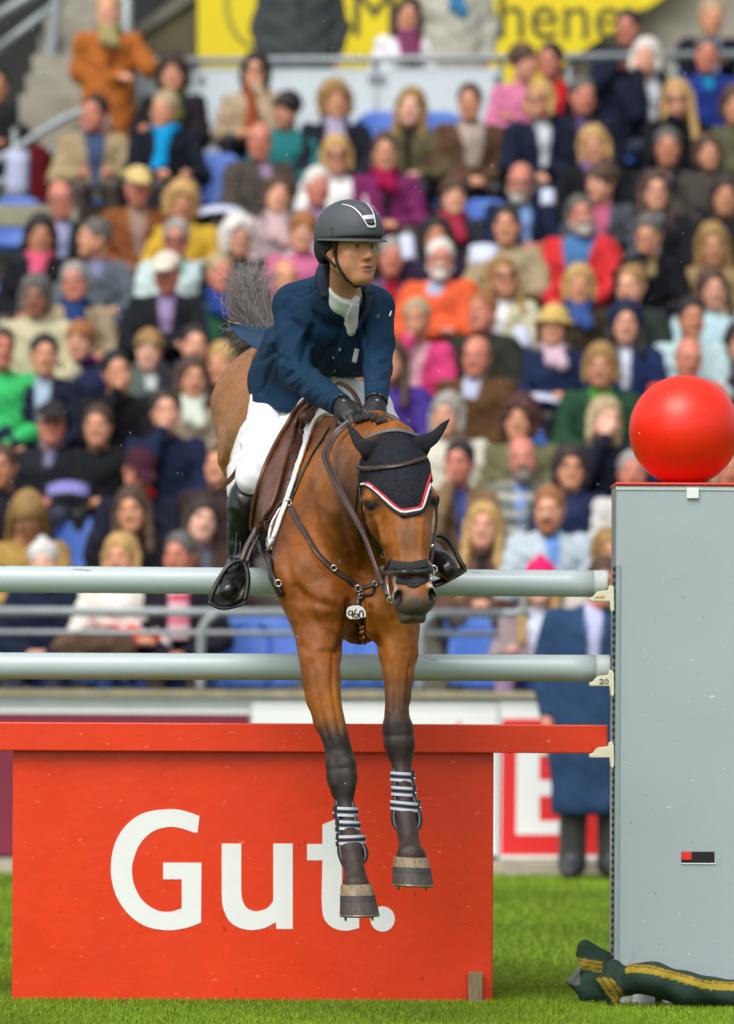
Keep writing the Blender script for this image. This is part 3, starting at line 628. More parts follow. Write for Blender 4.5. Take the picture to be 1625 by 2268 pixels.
Hcol = mixc(Hcol, head * np.clip((HP[:, 1] - 1290 + 16 * vnoise(HV, 30, 6)) / 44, 0, 1), MUZ)
Hcol = mixc(Hcol, head * np.clip(1 - np.hypot((HP[:, 0] - 957) / 13, (HP[:, 1] - 1296) / 20), 0, 1) * 2, PINK)
Hcol = mixc(Hcol, head * np.clip(1 - np.hypot((HP[:, 0] - 873) / 9, (HP[:, 1] - 1295) / 40), 0, 1) * 1.5, PINK * .7)
Hcol = mixc(Hcol, head * (np.hypot((HP[:, 0] - 881) / 10, (HP[:, 1] - 1325) / 18) < 1), np.array([.012, .010, .010]))
Hcol = mixc(Hcol, head * (np.hypot((HP[:, 0] - 956) / 8, (HP[:, 1] - 1317) / 17) < 1), np.array([.012, .010, .010]))
for ex, ey, rx in ((822, 1120, 15), (960, 1112, 10)):
    e_ = np.hypot((HP[:, 0] - ex) / rx, (HP[:, 1] - ey) / 9); Hcol = mixc(Hcol, head * np.clip((1.9 - e_) * 1.2, 0, .8), np.array(lin(50, 34, 26))); Hcol = mixc(Hcol, head * (e_ < .95), np.array([.008, .006, .006]))
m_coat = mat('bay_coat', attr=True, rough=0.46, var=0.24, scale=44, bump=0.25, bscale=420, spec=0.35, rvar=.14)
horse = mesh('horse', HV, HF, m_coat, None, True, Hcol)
tag(horse, 'bay horse jumping the fence towards the camera in black ear bonnet', 'horse')
BV = BVHTree.FromPolygons([Vector(v) for v in HV], HF.tolist())
camv = Vector(CAM)
def hit(px, py, off=0.0, miss=None):
    d = (Vector(P(px, py, 0)) - camv).normalized(); loc, n, i, _ = BV.ray_cast(camv, d)
    if loc is None:
        loc, n, i, _ = BV.find_nearest(Vector(P(px, py, -1.0 if miss is None else miss)))
    if n.dot(d) > 0: n = -n
    return np.array(loc) + np.array(n) * off, np.array(n)
def strap(name, pix, width, m, parent=None, thick=.004, off=.001, n=5, smooth=2, straight=False):
    pp = catmull([np.array([x, y, 0]) for x, y in pix], n)
    if straight: pp = np.concatenate([np.linspace([*a, 0], [*b, 0], 7)[(1 if i else 0):] for i, (a, b) in enumerate(zip(pix[:-1], pix[1:]))])
    L = [hit(x, y, off) for x, y, _ in pp]
    pts = np.array([l[0] for l in L]); nr = np.array([l[1] for l in L])
    for _ in range(smooth):
        if len(pts) > 2:
            pts[1:-1] = (pts[:-2] + 2 * pts[1:-1] + pts[2:]) / 4; nr[1:-1] = nr[:-2] + 2 * nr[1:-1] + nr[2:]
            for i in range(len(pts)):                         # stay on or above the skin
                loc, nn, _, dist = BV.find_nearest(Vector(pts[i]))
                if loc is not None and (Vector(pts[i]) - loc).dot(nn) < off: pts[i] = np.array(loc + nn * off)
    V, F = strap_geo(pts, nr, width / S(-1.2), thick); return mesh(name, V, F, m, parent, True)
m_lea = mat('dark_brown_leather', lin(62, 44, 38), 0.38, 0.2, 60, .15, 300, coat=.15); m_bleather = mat('black_leather', lin(24, 23, 24), 0.36, 0.2, 60, .15, 300, coat=.2)
m_tan = mat('saddle_leather', lin(96, 58, 36), 0.42, 0.3, 18, .12, 200, coat=.15); m_metal = mat('bright_buckle', lin(205, 200, 186), 0.22, 0.1, 40, metal=.9)
m_knit = mat('navy_crochet', lin(24, 27, 36), 0.8, 0.4, 110, .2, 300, wave=105, spec=.3); m_ear = mat('ear_lycra', lin(22, 23, 27), 0.7, 0.15, 40, .1, 200, spec=.3)
m_red = mat('red_cord', lin(222, 40, 56), .7, .1, 80); m_white = mat('white_cord', lin(238, 236, 234), .7, .06, 80); m_navy = mat('navy_cord', lin(30, 32, 46), .8, .1, 80)
# ---- ear bonnet: a shell lifted off the brow, cut by its own outline
poly = [(797, 1070), (797, 1030), (806, 1000), (826, 975), (855, 958), (890, 952), (918, 962), (940, 985), (948, 1015), (962, 1040), (959, 1052), (936, 1136), (890, 1146), (813, 1078)]
FC = HV[HF].mean(1); fp = to_px(FC)
msk = in_poly(fp, poly) & (FC[:, 1] < -1.40)
def shell(name, msk, off, m, parent, th=.004, snap=None):
    F = HF[msk]
    lab = np.arange(len(HV))                                   # keep the largest connected piece only
    for _ in range(400):
        mn = lab[F].min(1); new = lab.copy()
        for j in range(4): np.minimum.at(new, F[:, j], mn)
        if (new == lab).all(): break
        lab = new[new]
    ids, cn = np.unique(lab[F[:, 0]], return_counts=True); F = F[lab[F[:, 0]] == ids[cn.argmax()]]
    u, inv = np.unique(F, return_inverse=True); F2 = inv.reshape(F.shape); V2 = HV[u] + vn[u] * off
    e = {}
    for f in F2:
        for a, b in zip(f, np.roll(f, -1)): e[(a, b)] = e.get((a, b), 0) + 1
    bd = {a for (a, b) in e if (b, a) not in e} | {b for (a, b) in e if (b, a) not in e}; bd = np.array(sorted(bd))
    if snap is not None and len(bd):                           # pull the ragged rim onto the outline
        pp = to_px(V2[bd]); A = np.array(snap, float); B = np.roll(A, -1, 0); best = np.full(len(pp), 1e9); tgt = pp.copy()
        for a, b in zip(A, B):
            t = np.clip(((pp - a) @ (b - a)) / ((b - a) @ (b - a)), 0, 1); c = a + t[:, None] * (b - a); d = np.linalg.norm(pp - c, axis=1); mk = d < best; best[mk] = d[mk]; tgt[mk] = c[mk]
        for i, vi in enumerate(bd):
            if best[i] < 12: V2[vi] = P(tgt[i][0], tgt[i][1], V2[vi][1])
    n0 = len(V2); VV = np.concatenate([V2, V2 - vn[u] * th]); FF = F2.tolist() + [[x + n0 for x in f[::-1]] for f in F2.tolist()]
    for (a, b) in e:
        if (b, a) not in e: FF.append([b, a, a + n0, b + n0])
    return mesh(name, VV, FF, m, parent, True)
bon = shell('ear_bonnet', msk, .008, m_knit, horse, snap=poly)
edge = [(799, 1073), (813, 1074), (890, 1143), (935, 1134), (959, 1049)]
cen = np.array([885, 1060.])
for nm, m, sh, wd in (('navy_trim', m_navy, -1, 6), ('white_trim', m_white, 5, 5.0), ('red_trim', m_red, 9.5, 4.5)):
    pts = [np.array(p) + (cen - np.array(p)) / np.linalg.norm(cen - np.array(p)) * sh * 1.15 for p in edge]
    strap(nm, pts, wd, m, bon, .0045, .0085 if sh > 0 else .006, 4, 1, True)
for base, tip, side in (((822, 1000), (767, 936), -1), ((930, 987), (996, 927), 1)):
    b0 = P(base[0] + 4 * -side, base[1] + 6, -1.50); tp = P(tip[0], tip[1], -1.46); mid = P(base[0] * .62 + tip[0] * .38 + side * 5, base[1] * .62 + tip[1] * .38 + 5, -1.53)
    pts = catmull([b0, P(base[0] + side * 8, base[1] - 6, -1.535), mid, P(base[0] * .25 + tip[0] * .75 + side * 1, base[1] * .25 + tip[1] * .75 + 3, -1.50), tp], 6)
    rr = np.interp(np.linspace(0, 1, len(pts)), [0, .2, .45, .75, .95, 1], [26, 22, 15, 8, 2.2, .5]) / S(-1.5)
    V, F = tube_geo(pts, rr, 18); V = np.array(V)
    V[:, 1] = -1.5 + (V[:, 1] + 1.5) * 1.0
    ax_ = np.repeat(pts, 18, 0); rel = V - ax_; front = rel[:, 1] < 0
    V[front] = ax_[front] + rel[front] * np.array([1, .15, 1])       # cupped, open to the front
    mesh('ear', V, F, m_ear, horse, True)
# ---- bridle
strap('crown_strap', [(815, 975), (845, 962), (880, 957), (910, 965), (930, 975)], 8, mat('grey_strap', lin(96, 98, 104), .6, .1, 60), horse, .004, .009)
strap('browband', [(798, 1034), (820, 1039), (868, 1040), (905, 1032), (943, 1014)], 10, m_lea, horse, .007, .010)
def ring(name, c, r, t, m, parent, tilt=0.3, ax=1.0):
    pts = [np.array(c) + np.array([r * math.cos(a), -.25 * r * math.cos(a) * tilt, r * ax * math.sin(a)]) for a in np.linspace(0, 2 * math.pi, 19)]
    return tube(name, pts, t, m, parent, 6)
strap('cheekpiece', [(799, 1040), (799, 1080), (806, 1133), (814, 1170), (826, 1196), (843, 1226)], 9, m_bleather, horse, .006, .003)
strap('cheekpiece', [(943, 1016), (958, 1045), (962, 1090), (960, 1150), (957, 1185), (954, 1215), (951, 1250)], 8, m_bleather, horse, .006, .003)
strap('throat_strap', [(797, 1050), (793, 1090), (788, 1130), (792, 1180), (800, 1200)], 5, m_lea, horse, .004, .002)
strap('noseband_pad', [(868, 1250), (890, 1254), (915, 1254), (943, 1248)], 19, mat('sheepskin_dark', lin(46, 47, 50), .95, .2, 90, .5, 400), horse, .007, .001)
strap('noseband_pad', [(880, 1284), (897, 1287), (915, 1288), (932, 1287), (945, 1280)], 17, MATS['sheepskin_dark'], horse, .006, .001)
strap('noseband_pad', [(904, 1296), (915, 1300), (927, 1295)], 7, MATS['sheepskin_dark'], horse, .005, .001)
nbp = catmull([hit(x, y, .012)[0] for x, y in ((853, 1262), (866, 1267), (890, 1270), (915, 1270), (938, 1267), (948, 1260))], 5); tube('noseband', nbp, 7.6 / S(-1.7), m_bleather, horse, 12)
c0 = hit(843, 1228, .012)[0]; c1 = hit(860, 1330, .016)[0]
tube('bit_shank', catmull([hit(x, y, .016)[0] for x, y in ((842, 1214), (848, 1245), (853, 1275), (858, 1305), (860, 1332))], 4), 3.0 / S(-1.7), m_metal, horse, 8)
for x, y, r in ((842, 1222, 6.5), (851, 1268, 9), (860, 1330, 7), (845, 1256, 5)): ring('bit_ring', hit(x, y, .016)[0], r / S(-1.7), .0022, m_metal, horse)
tube('bit_shank', catmull([hit(x, y, .012, -1.68)[0] for x, y in ((952, 1206), (955, 1235), (952, 1262), (950, 1290))], 4), 2.6 / S(-1.7), m_metal, horse, 8)
ring('bit_ring', hit(952, 1262, .012, -1.68)[0], 8 / S(-1.7), .0022, m_metal, horse)
# reins, hanging free from the hands to the bit
HANDS = (P(786, 918, -1.12), P(826, 928, -1.16))
for sh in (0, 1):
    dx = sh * 8
    pts = [P(776 + dx, 930, -1.16), P(742 + dx, 958, -1.17), P(722 + dx, 992, -1.22), P(717 + dx, 1014, -1.26), P(735 + dx, 1058, -1.36), P(763 + dx * .6, 1110, -1.46), P(791 + dx * .4, 1158, -1.54), P(812, 1200, -1.62), P(834, 1262, -1.70), P((846, 858)[sh], (1294, 1322)[sh], -1.765)]
    pts = catmull(pts, 6); 
    for i in range(len(pts)):
        loc, nn, _, dist = BV.find_nearest(Vector(pts[i]))
        if (Vector(pts[i]) - loc).dot(nn) < .006: pts[i] = np.array(loc + nn * .006)
    V, F = strap_geo(pts, np.tile([[-.3, -1, .1]], (len(pts), 1)), 9.5 / S(-1.3), .004); mesh('rein', V, F, m_lea, horse, True)
rp = catmull([P(846, 930, -1.18), P(880, 965, -1.25), P(930, 1060, -1.42), P(965, 1130, -1.5), P(960, 1200, -1.62), P(951, 1262, -1.69)], 6)
for i in range(len(rp)):
    loc, nn, _, dist = BV.find_nearest(Vector(rp[i]))
    if (Vector(rp[i]) - loc).dot(nn) < .008: rp[i] = np.array(loc + nn * .008)
V, F = strap_geo(rp, np.tile([[.6, -1, .1]], (len(rp), 1)), 8 / S(-1.4), .004); mesh('rein', V, F, m_lea, horse, True)
# ---- breastplate
strap('breastplate_strap', [(732, 948), (712, 978), (692, 1010), (672, 1048), (655, 1085), (644, 1113)], 10, m_bleather, horse, .005, .002)
bp_ = strap('breastplate_strap', [(645, 1126), (656, 1150), (672, 1176), (700, 1226), (738, 1262), (768, 1282), (797, 1303)], 13, m_lea, horse, .006, .002)
strap('breastplate_strap', [(797, 1303), (818, 1300), (838, 1288), (852, 1270), (866, 1240)], 9, m_lea, horse, .006, .002)
strap('breastplate_strap', [(598, 1119), (618, 1121), (640, 1118)], 9, m_bleather, horse, .006, .004)
strap('breastplate_strap', [(797, 1305), (795, 1330), (792, 1350), (800, 1378), (804, 1410), (806, 1424)], 11, m_bleather, horse, .006, .002)
strap('breastplate_strap', [(796, 1300), (806, 1320), (826, 1316), (830, 1298)], 6, m_bleather, horse, .005, .006)
for x, y, r in ((643, 1118, 7), (798, 1306, 7), (737, 1260, 6), (832, 1296, 5), (800, 1318, 5)): ring('ring', hit(x, y, .012)[0], r / S(-1), .0024, m_metal, horse)
for x, y in ((803, 1388), (804, 1398), (805, 1408)): strap('buckle_loop', [(x - 6, y), (x + 6, y - 1)], 4, m_metal, horse, .008, .006, 3, 0)
tagc, tagn = hit(788, 1356, .016)
bm = bmesh.new(); prof = [(767, 1352), (770, 1345), (780, 1341), (795, 1341), (805, 1346), (810, 1356), (810, 1366), (797, 1370), (775, 1371), (767, 1364)]
nt_ = flat_poly('number_tag', prof, tagc[1] - .016, .006, m_white, horse)
for k_, pts in enumerate(([(777, 1352), (772, 1356), (773, 1362), (779, 1360), (780, 1352), (781, 1369)], [(789, 1349), (784, 1357), (785, 1366), (791, 1367), (792, 1360), (786, 1360)], [(797, 1354), (795, 1362), (798, 1369), (803, 1368), (804, 1358), (801, 1353), (797, 1354)])):
    V, F = tube_geo(catmull([P(x, y, tagc[1] - .0225) for x, y in pts], 4), 1.5 / S(-1.1), 6); mesh('digit', V, F, m_black, nt_, True)
# ---- girth, saddle pad, saddle
strap('girth', [(578, 1165), (585, 1215), (598, 1255), (614, 1290), (628, 1318)], 22, m_bleather, horse, .012, .004)
ring('girth_ring', hit(622, 1290, .012)[0], 7 / S(-.5), .0024, m_metal, horse)
# ---- saddle pad, saddle, hooves, leg boots, tail, plaits
fcam = ((FC - CAM) * fn).sum(1) < 0
side = (FC[:, 1] > -.78) & (FC[:, 1] < .5) & (fp[:, 0] < 760) & (fn[:, 0] < 0.25 * np.linalg.norm(fn, axis=1))
padp = [(744, 921), (722, 918), (698, 938), (677, 989), (659, 1045), (639, 1101), (611, 1185), (602, 1216), (590, 1222), (575, 1205), (540, 1185), (512, 1130), (503, 1075), (508, 1020), (535, 950), (575, 900), (640, 860), (700, 860)]
m_pad = mat('white_quilted_pad', lin(238, 240, 242), 0.85, 0.05, 90, .35, 160, wave=70)
pad = shell('saddle_pad', side & in_poly(fp, padp), .010, m_pad, horse, .009, snap=padp)
strap('pad_edge', [(740, 917), (722, 918), (702, 936), (682, 985), (664, 1042), (644, 1098), (617, 1182), (604, 1212)], 13, m_pad, horse, .010, .008, 6, 4); fr = padp[1:8]; pad2 = [(x - 13, y) for x, y in fr] + [(x - 40, y) for x, y in fr[::-1]]
shell('pad_binding', side & in_poly(fp, pad2), .0145, m_navy, horse, .004, snap=pad2)
flp = [(712, 900), (696, 908), (676, 928), (662, 960), (655, 989), (641, 1045), (623, 1117), (606, 1152), (590, 1173), (573, 1174), (572, 1149), (584, 1088), (599, 1042), (621, 988), (648, 946), (666, 915), (686, 893)]
sad = empty('saddle', tuple(P(680, 900, -.2)), horse); sad.location = P(680, 900, -.2); 
def link_sub(o, par):                    # parts of the saddle are already in world space
    o.parent = par; o.location = -Vector(par.location); return o
fl = shell('flap', side & in_poly(fp, flp), .030, m_tan, None, .018, snap=flp); link_sub(fl, sad)
fl2p = [(x + 11, y + 4) for x, y in flp]
fl2 = shell('under_flap', side & in_poly(fp, fl2p), .019, mat('dark_saddle_leather', lin(70, 40, 27), .45, .3, 18, .12, 200), None, .006, snap=fl2p); link_sub(fl2, sad)
def edge_tube(pix, off, r, m, nm):
    pts = catmull([hit(x, y, off)[0] for x, y in pix], 5)
    for _ in range(3): pts[1:-1] = (pts[:-2] + 2 * pts[1:-1] + pts[2:]) / 4
    return link_sub(tube(nm, pts, r, m, None, 10), sad)
edge_tube([(690, 900), (671, 918), (654, 948), (628, 990), (606, 1042), (591, 1088), (579, 1146), (579, 1170)], .036, .0085, m_tan, 'flap_roll')
edge_tube([(700, 908), (678, 930), (664, 962), (656, 990), (642, 1046), (624, 1118), (606, 1152), (590, 1172)], .034, .007, m_tan, 'flap_roll')
sb = Body((-.6, -.75, 1.7), (.3, .5, 2.6), .011)
for a, b in (((716, 908, -.43, 17), (690, 905, -.25, 30)), ((690, 905, -.25, 30), (660, 890, .0, 60)), ((660, 890, 0, 60), (648, 850, .22, 62)), ((716, 908, -.43, 17), (676, 925, -.45, 15)), ((716, 908, -.43, 17), (752, 925, -.45, 15))):
    sb.cone(q(*a)[0], q(*b)[0], q(*a)[1], q(*b)[1], .03)
link_sub(sb.make('seat', mat('saddle_seat', lin(84, 48, 30), .4, .25, 18, .1, 200), None), sad)
lp = catmull([P(736, 862, -.62), P(742, 850, -.68), P(760, 852, -.74), P(780, 868, -.80), P(793, 890, -.86), P(797, 912, -.9)], 5)
V, F = strap_geo(lp, np.tile([[0.1, -1, .3]], (len(lp), 1)), 11 / S(-.7), .005); mesh('neck_strap', V, F, m_lea, horse, True)
lp = catmull([P(738, 850, -.66), P(741, 868, -.66), P(745, 888, -.62)], 4); V, F = strap_geo(lp, np.tile([[0.1, -1, .3]], (len(lp), 1)), 14 / S(-.7), .006); mesh('neck_strap', V, F, m_tan, horse, True)
# plaited mane
m_mane = mat('black_mane', lin(26, 22, 22), .6, .3, 90, .4, 400)
for i, (x, y) in enumerate(((796, 930), (808, 926), (820, 924), (832, 926), (844, 932))):
    Y = hit(x, y + 6)[0][1]; y -= 9
    bb = Body(P(x, y, Y) - .05, P(x, y, Y) + .05, .005); bb.ell(P(x, y + 6, Y), (.012, .014, .014), k=.01); bb.ell(P(x + 7, y + 10, Y - .012), (.011, .012, .012), k=.004); bb.ell(P(x - 7, y + 12, Y), (.010, .012, .011), k=.004)
    bb.make('mane_plait', m_mane, horse)
# hooves with shoe
m_hoof = mat('hoof_horn', attr=True, rough=.6, var=.3, scale=40, bump=.2, bscale=120, stretch=(5, 5, .6)); m_shoe = mat('worn_shoe', lin(150, 140, 120), .35, .2, 40, metal=.7)
HO = np.array(lin(136, 118, 92)); HB = np.array(lin(52, 50, 48)); HD = np.array(lin(66, 58, 50))
def hoof(top, bot, wt, wb, Y, tilt):
    t = P(*top, Y); b = P(*bot, Y - .035); ax_ = b - t; n = 36; rows = [(0, .97), (.08, 1.0), (.36, None), (.37, None), (.56, None), (.57, None), (.97, None), (1.0, None)]
    V = []; C = []; F = []
    tl = np.array([math.cos(tilt), 0, -math.sin(tilt)])
    for fr, sc_ in rows:
        wpx = wt + (wb - wt) * fr; r = wpx / 2 / S(Y) * (sc_ or 1.0) * (1.012 if .365 < fr < .565 else 1.0); c = t + ax_ * fr
        for j in range(n):
            a = 2 * math.pi * j / n; yy = math.sin(a) * r * 1.08; 
            V.append(c + tl * math.cos(a) * r + np.array([0, yy - .01 * fr, -.10 * yy * 0])); nzv = .6 + .7 * rnd.random()
            C.append((HO * nzv if fr <= .36 else HB if fr <= .56 else HD * nzv))
    for i in range(len(rows) - 1):
        for j in range(n): F.append((i * n + j, (i + 1) * n + j, (i + 1) * n + (j + 1) % n, i * n + (j + 1) % n))
    F.append(tuple(range(n))); F.append(tuple((len(rows) - 1) * n + j for j in range(n))[::-1])
    h = mesh('hoof', V, F, m_hoof, horse, False, C)
    sh = []; e = ax_ / np.linalg.norm(ax_); r = wb / 2 / S(Y)
    for j in range(n + 1):
        a = math.pi * (-1.32 + 1.64 * j / n); sh.append(b + e * .004 + tl * math.cos(a) * r * .93 + np.array([0, math.sin(a) * r * .98 - .01, 0]))
    tube('shoe', sh, .0055, m_shoe, h, 8)
    for sx in (-.72, .62): 
        p = b + tl * sx * r + np.array([0, -.4 * r, 0]); tube('stud', [p, p + e * .022], [.006, .0035], m_shoe, h, 8)
hoof((789, 1958), (796, 2024), 70, 88, -1.43, -.02); hoof((909.5, 1898), (914, 1957), 77, 92, -1.36, .03)
# tendon boots: shell behind and beside the cannon, three striped straps
m_boot = mat('black_boot_shell', lin(30, 31, 34), .5, .2, 50, .1, 200); m_pipe = mat('grey_piping', lin(86, 92, 98), .6, .1, 60)
m_str = mat('striped_elastic', attr=True, rough=.8, var=.06, scale=90)
def leg_boot(cl, straps, flipx):
    # cl: list of (x, y, half width, Y) along the cannon and fetlock
    pts = catmull([np.array([c[0], c[1], c[2]]) for c in cl], 5); Ys = catmull([np.array([c[3], 0, 0]) for c in cl], 5)[:, 0]
    n = 22; V = []; F = []
    for lay in (1.0, .86):
        for (x, y, hw), Y in zip(pts, Ys):
            c = P(x, y, Y); r = hw / S(Y) * lay
            for j in range(n): a = math.radians(-38) + math.radians(256) * j / (n - 1); V.append(c + np.array([r * math.cos(a), r * 1.1 * math.sin(a) + .006, 0]))
    m_ = len(pts); o1 = m_ * n
    for i in range(m_ - 1):
        for j in range(n - 1):
            k_ = i * n + j; F.append((k_, k_ + 1, k_ + n + 1, k_ + n)); F.append((o1 + k_, o1 + k_ + n, o1 + k_ + n + 1, o1 + k_ + 1))
        for k_ in (i * n, i * n + n - 1): F.append((k_, k_ + n, o1 + k_ + n, o1 + k_))
    for j in range(n - 1):
        for k_ in (j, (m_ - 1) * n + j): F.append((k_, k_ + 1, o1 + k_ + 1, o1 + k_))
    bo = mesh('tendon_boot', V, F, m_boot, horse, True)
    for jj in (0, n - 1): tube('piping', [np.array(V[i * n + jj]) for i in range(m_)], .0035, m_pipe, bo, 6)
    for (y0, tl) in straps:
        i = int(np.argmin(np.abs(pts[:, 1] - y0))); x, _, hw = pts[i]; Y = Ys[i]; r = (hw + 1.5) / S(Y); W = 24 / S(Y); VV = []; CC = []; FF = []
        levels = [0, .06, .061, .3, .301, .38, .381, .62, .621, .70, .701, .94, .941, 1]
        lc = [0, 0, 1, 1, 2, 2, 0, 0, 2, 2, 1, 1, 0, 0]; pal = (np.array(lin(28, 29, 42)), np.array(lin(204, 207, 218)), np.array(lin(110, 114, 130)))
        nn = 19
        for lv, ci in zip(levels, lc):
            for j in range(nn):
                a = math.radians(-200 + 220 * j / (nn - 1)); c = P(x, y0, Y)
                VV.append(c + np.array([r * 1.03 * math.cos(a), r * 1.12 * math.sin(a) + .004, (.5 - lv) * W + tl * math.cos(a) * r])); CC.append(pal[ci])
        for li in range(len(levels) - 1):
            for j in range(nn - 1): FF.append((li * nn + j, (li + 1) * nn + j, (li + 1) * nn + j + 1, li * nn + j + 1))
        s_ = mesh('strap', VV, FF, m_str, bo, True, CC); sm = s_.modifiers.new('thick', 'SOLIDIFY'); sm.thickness = .003; sm.offset = 1
        kx = x + flipx * hw * .92; a = P(kx, y0, Y - .022); box('fastener', a - np.array([.009, .008, W * .62]), a + np.array([.007, .008, W * .62]), m_boot, bo, .003)
        a = P(kx + flipx * 5, y0 + 4, Y - .03); b2 = Body(a - .012, a + .012, .003); b2.ell(a, .005, k=.001); b2.make('stud', m_metal, bo, base=(.6, .6, .6))
leg_boot([(761, 1771, 21, -1.235), (766, 1800, 24, -1.26), (770, 1830, 24, -1.28), (776, 1860, 29, -1.305), (781, 1885, 35, -1.32), (782, 1905, 31, -1.335), (778, 1922, 19, -1.34)], [(1797, -.03), (1827, -.03), (1859, .04)], -1)
leg_boot([(889, 1698, 21, -1.16), (892, 1725, 24, -1.185), (894, 1755, 24, -1.205), (898, 1785, 30, -1.225), (900, 1810, 36, -1.235), (901, 1830, 32, -1.25), (901, 1845, 21, -1.26)], [(1720, -.06), (1752, -.06), (1785, -.10)], 1)
# tail: many separate hairs sweeping up and back
g_ = np.random.default_rng(12); Vt = []; Ft = []; Ct = []
for i in range(1900):
    u = g_.normal(0, 1, 3); t0 = g_.uniform(0, 1); 
    root = P(612 - 40 * t0 + u[0] * 5, 752 - 18 * t0 + u[1] * 5, 1.1 + .05 * u[2]); L = g_.uniform(.45, 1.0)
    tip = P(560 + g_.normal(0, 25) - 8 * L, 745 - 142 * L + g_.normal(0, 18), 1.3 + g_.normal(0, .08)) if g_.random() < .8 else P(530 + g_.normal(0, 16), 800 - 60 * L + g_.normal(0, 26), 1.35 + g_.normal(0, .06))
    mid = root * .5 + tip * .5 + np.array([-.03 + g_.normal(0, .022), g_.normal(0, .02), .02 + g_.normal(0, .02)]); cur = catmull([root, mid, tip, tip + np.array([g_.normal(0, .014), 0, g_.normal(.0, .014)])], 4); n0 = len(Vt)
    w0 = .0022
    for k_, p in enumerate(cur):
        f_ = 1 - k_ / (len(cur) - .5); Vt += [p + np.array([w0 * f_, 0, 0]), p + np.array([-w0 * .5 * f_, 0, w0 * .8 * f_]), p + np.array([-w0 * .5 * f_, .002 * f_, -w0 * .8 * f_])]
    for k_ in range(len(cur) - 1):
        for j in range(3): Ft.append((n0 + 3 * k_ + j, n0 + 3 * k_ + (j + 1) % 3, n0 + 3 * k_ + 3 + (j + 1) % 3, n0 + 3 * k_ + 3 + j))
    sh = g_.uniform(.7, 1.35); Ct += [np.array(lin(124, 116, 114)) * sh * (.75 + .6 * k_ / len(cur)) for k_ in range(len(cur)) for _ in range(3)]
tl_ = mesh('tail', np.array(Vt), np.array(Ft), mat('tail_hair', attr=True, rough=.5, var=.1, scale=20), horse, True, np.array(Ct))
# ================================================================== people: one head builder shared by the rider and the crowd
def head_prims(B, o, R, sc=1.0, skin=(.5, .3, .2), fine=True, neck=None):
    T = lambda *p: np.asarray(o) + R @ (np.array(p) * sc)
    B.ell(T(0, .015, .035), np.array([.077, .098, .088]) * sc, R, k=.02, col=skin)
    B.cone(T(0, -.035, .0), T(0, -.052, -.075), .066 * sc, .046 * sc, .02, col=skin)
    B.ell(T(0, -.078, -.106), np.array([.026, .020, .020]) * sc, R, k=.02, col=skin)
    for s_ in (-1, 1):
        B.cone(T(s_ * .052, .0, -.055), T(s_ * .022, -.066, -.104), .024 * sc, .020 * sc, .025, col=skin)
        B.ell(T(s_ * .036, -.048, -.052), np.array([.034, .036, .040]) * sc, R, k=.025, col=skin)
        B.ell(T(s_ * .042, -.064, -.022), np.array([.026, .024, .022]) * sc, R, k=.02, col=skin)
        B.ell(T(s_ * .080, .014, -.012), np.array([.010, .021, .034]) * sc, R @ roty(s_ * .2) @ rotz(-s_ * .35), k=.006, col=skin)
    B.cone(T(-.034, -.084, .024), T(.034, -.084, .024), .015 * sc, .015 * sc, .018, col=skin)
    for s_ in (-1, 1):
        B.ell(T(s_ * .032, -.102, .003), np.array([.019, .013, .011]) * sc, R, k=.014, sub=True)
        if fine: B.ell(T(s_ * .031, -.078, .002), np.array([.015, .0135, .0125]) * sc, R, k=.003, col=skin)
    B.cone(T(0, -.092, .010), T(0, -.112, -.030), .009 * sc, .0125 * sc, .012, col=skin)
    for s_ in (-1, 1): B.ell(T(s_ * .012, -.101, -.036), np.array([.009, .011, .008]) * sc, R, k=.008, col=skin)
    if fine:
        B.ell(T(0, -.096, -.064), np.array([.026, .012, .007]) * sc, R, k=.006, col=skin); B.ell(T(0, -.094, -.076), np.array([.022, .012, .008]) * sc, R, k=.006, col=skin)
        B.ell(T(0, -.108, -.0695), np.array([.022, .012, .0022]) * sc, R, k=.003, sub=True)
    if neck is not None: B.cone(T(0, .025, -.06), neck, .050 * sc, .052 * sc, .03, col=skin)
def face_paint(V, C, o, R, sc, skin, brow, lips=(.33, .10, .08), eye=(.03, .03, .035), white=(.55, .52, .48), stubble=None, mouth_open=.0):
    L = (V - np.asarray(o)) @ R / sc; ax_ = np.abs(L[:, 0]); fr = L[:, 1] < -.06
    w_ = lambda e: np.clip(e, 0, 1)
    C = mixc(C, fr * w_(1.4 - np.hypot((L[:, 0]) / .024, (L[:, 2] + .069) / .011)) * .7, lips)
    C = mixc(C, fr * w_(1.6 - 1.2 * np.hypot(L[:, 0] / .021, (L[:, 2] + .0695) / .0032)), (.06, .02, .02))
    if stubble is not None: C = mixc(C, (L[:, 1] < .0) * w_((-.045 - L[:, 2]) / .03) * .5 * (1 - w_(1.4 - np.hypot(L[:, 0] / .026, (L[:, 2] + .069) / .013))), stubble)
    C = mixc(C, fr * w_(1.7 - 1.2 * np.hypot((ax_ - .034) / .021, (L[:, 2] - .0255 - .12 * (ax_ - .034)) / .0055)) * .9, brow)
    C = mixc(C, fr * w_(2.2 - 1.6 * np.hypot((ax_ - .031) / .015, (L[:, 2] - .003) / .0062)), white)
    C = mixc(C, fr * w_(2.4 - 1.6 * np.hypot((L[:, 0] - np.sign(L[:, 0]) * .031 + .002) / .0062, (L[:, 2] - .003) / .0066)), eye)
    C = mixc(C, fr * w_(1.5 - 1.3 * np.hypot((ax_ - .031) / .017, (L[:, 2] - .0105) / .0025)) * .85, np.asarray(brow) * .8)
    C = mixc(C, fr * w_(1.3 - np.hypot(L[:, 0] / .016, (L[:, 2] + .03) / .014)) * .22, (.5, .18, .12))
    C = mixc(C, (L[:, 1] < -.04) * w_(1.2 - np.hypot((ax_ - .045) / .02, (L[:, 2] + .028) / .02)) * .2, (.5, .17, .12))
    return C
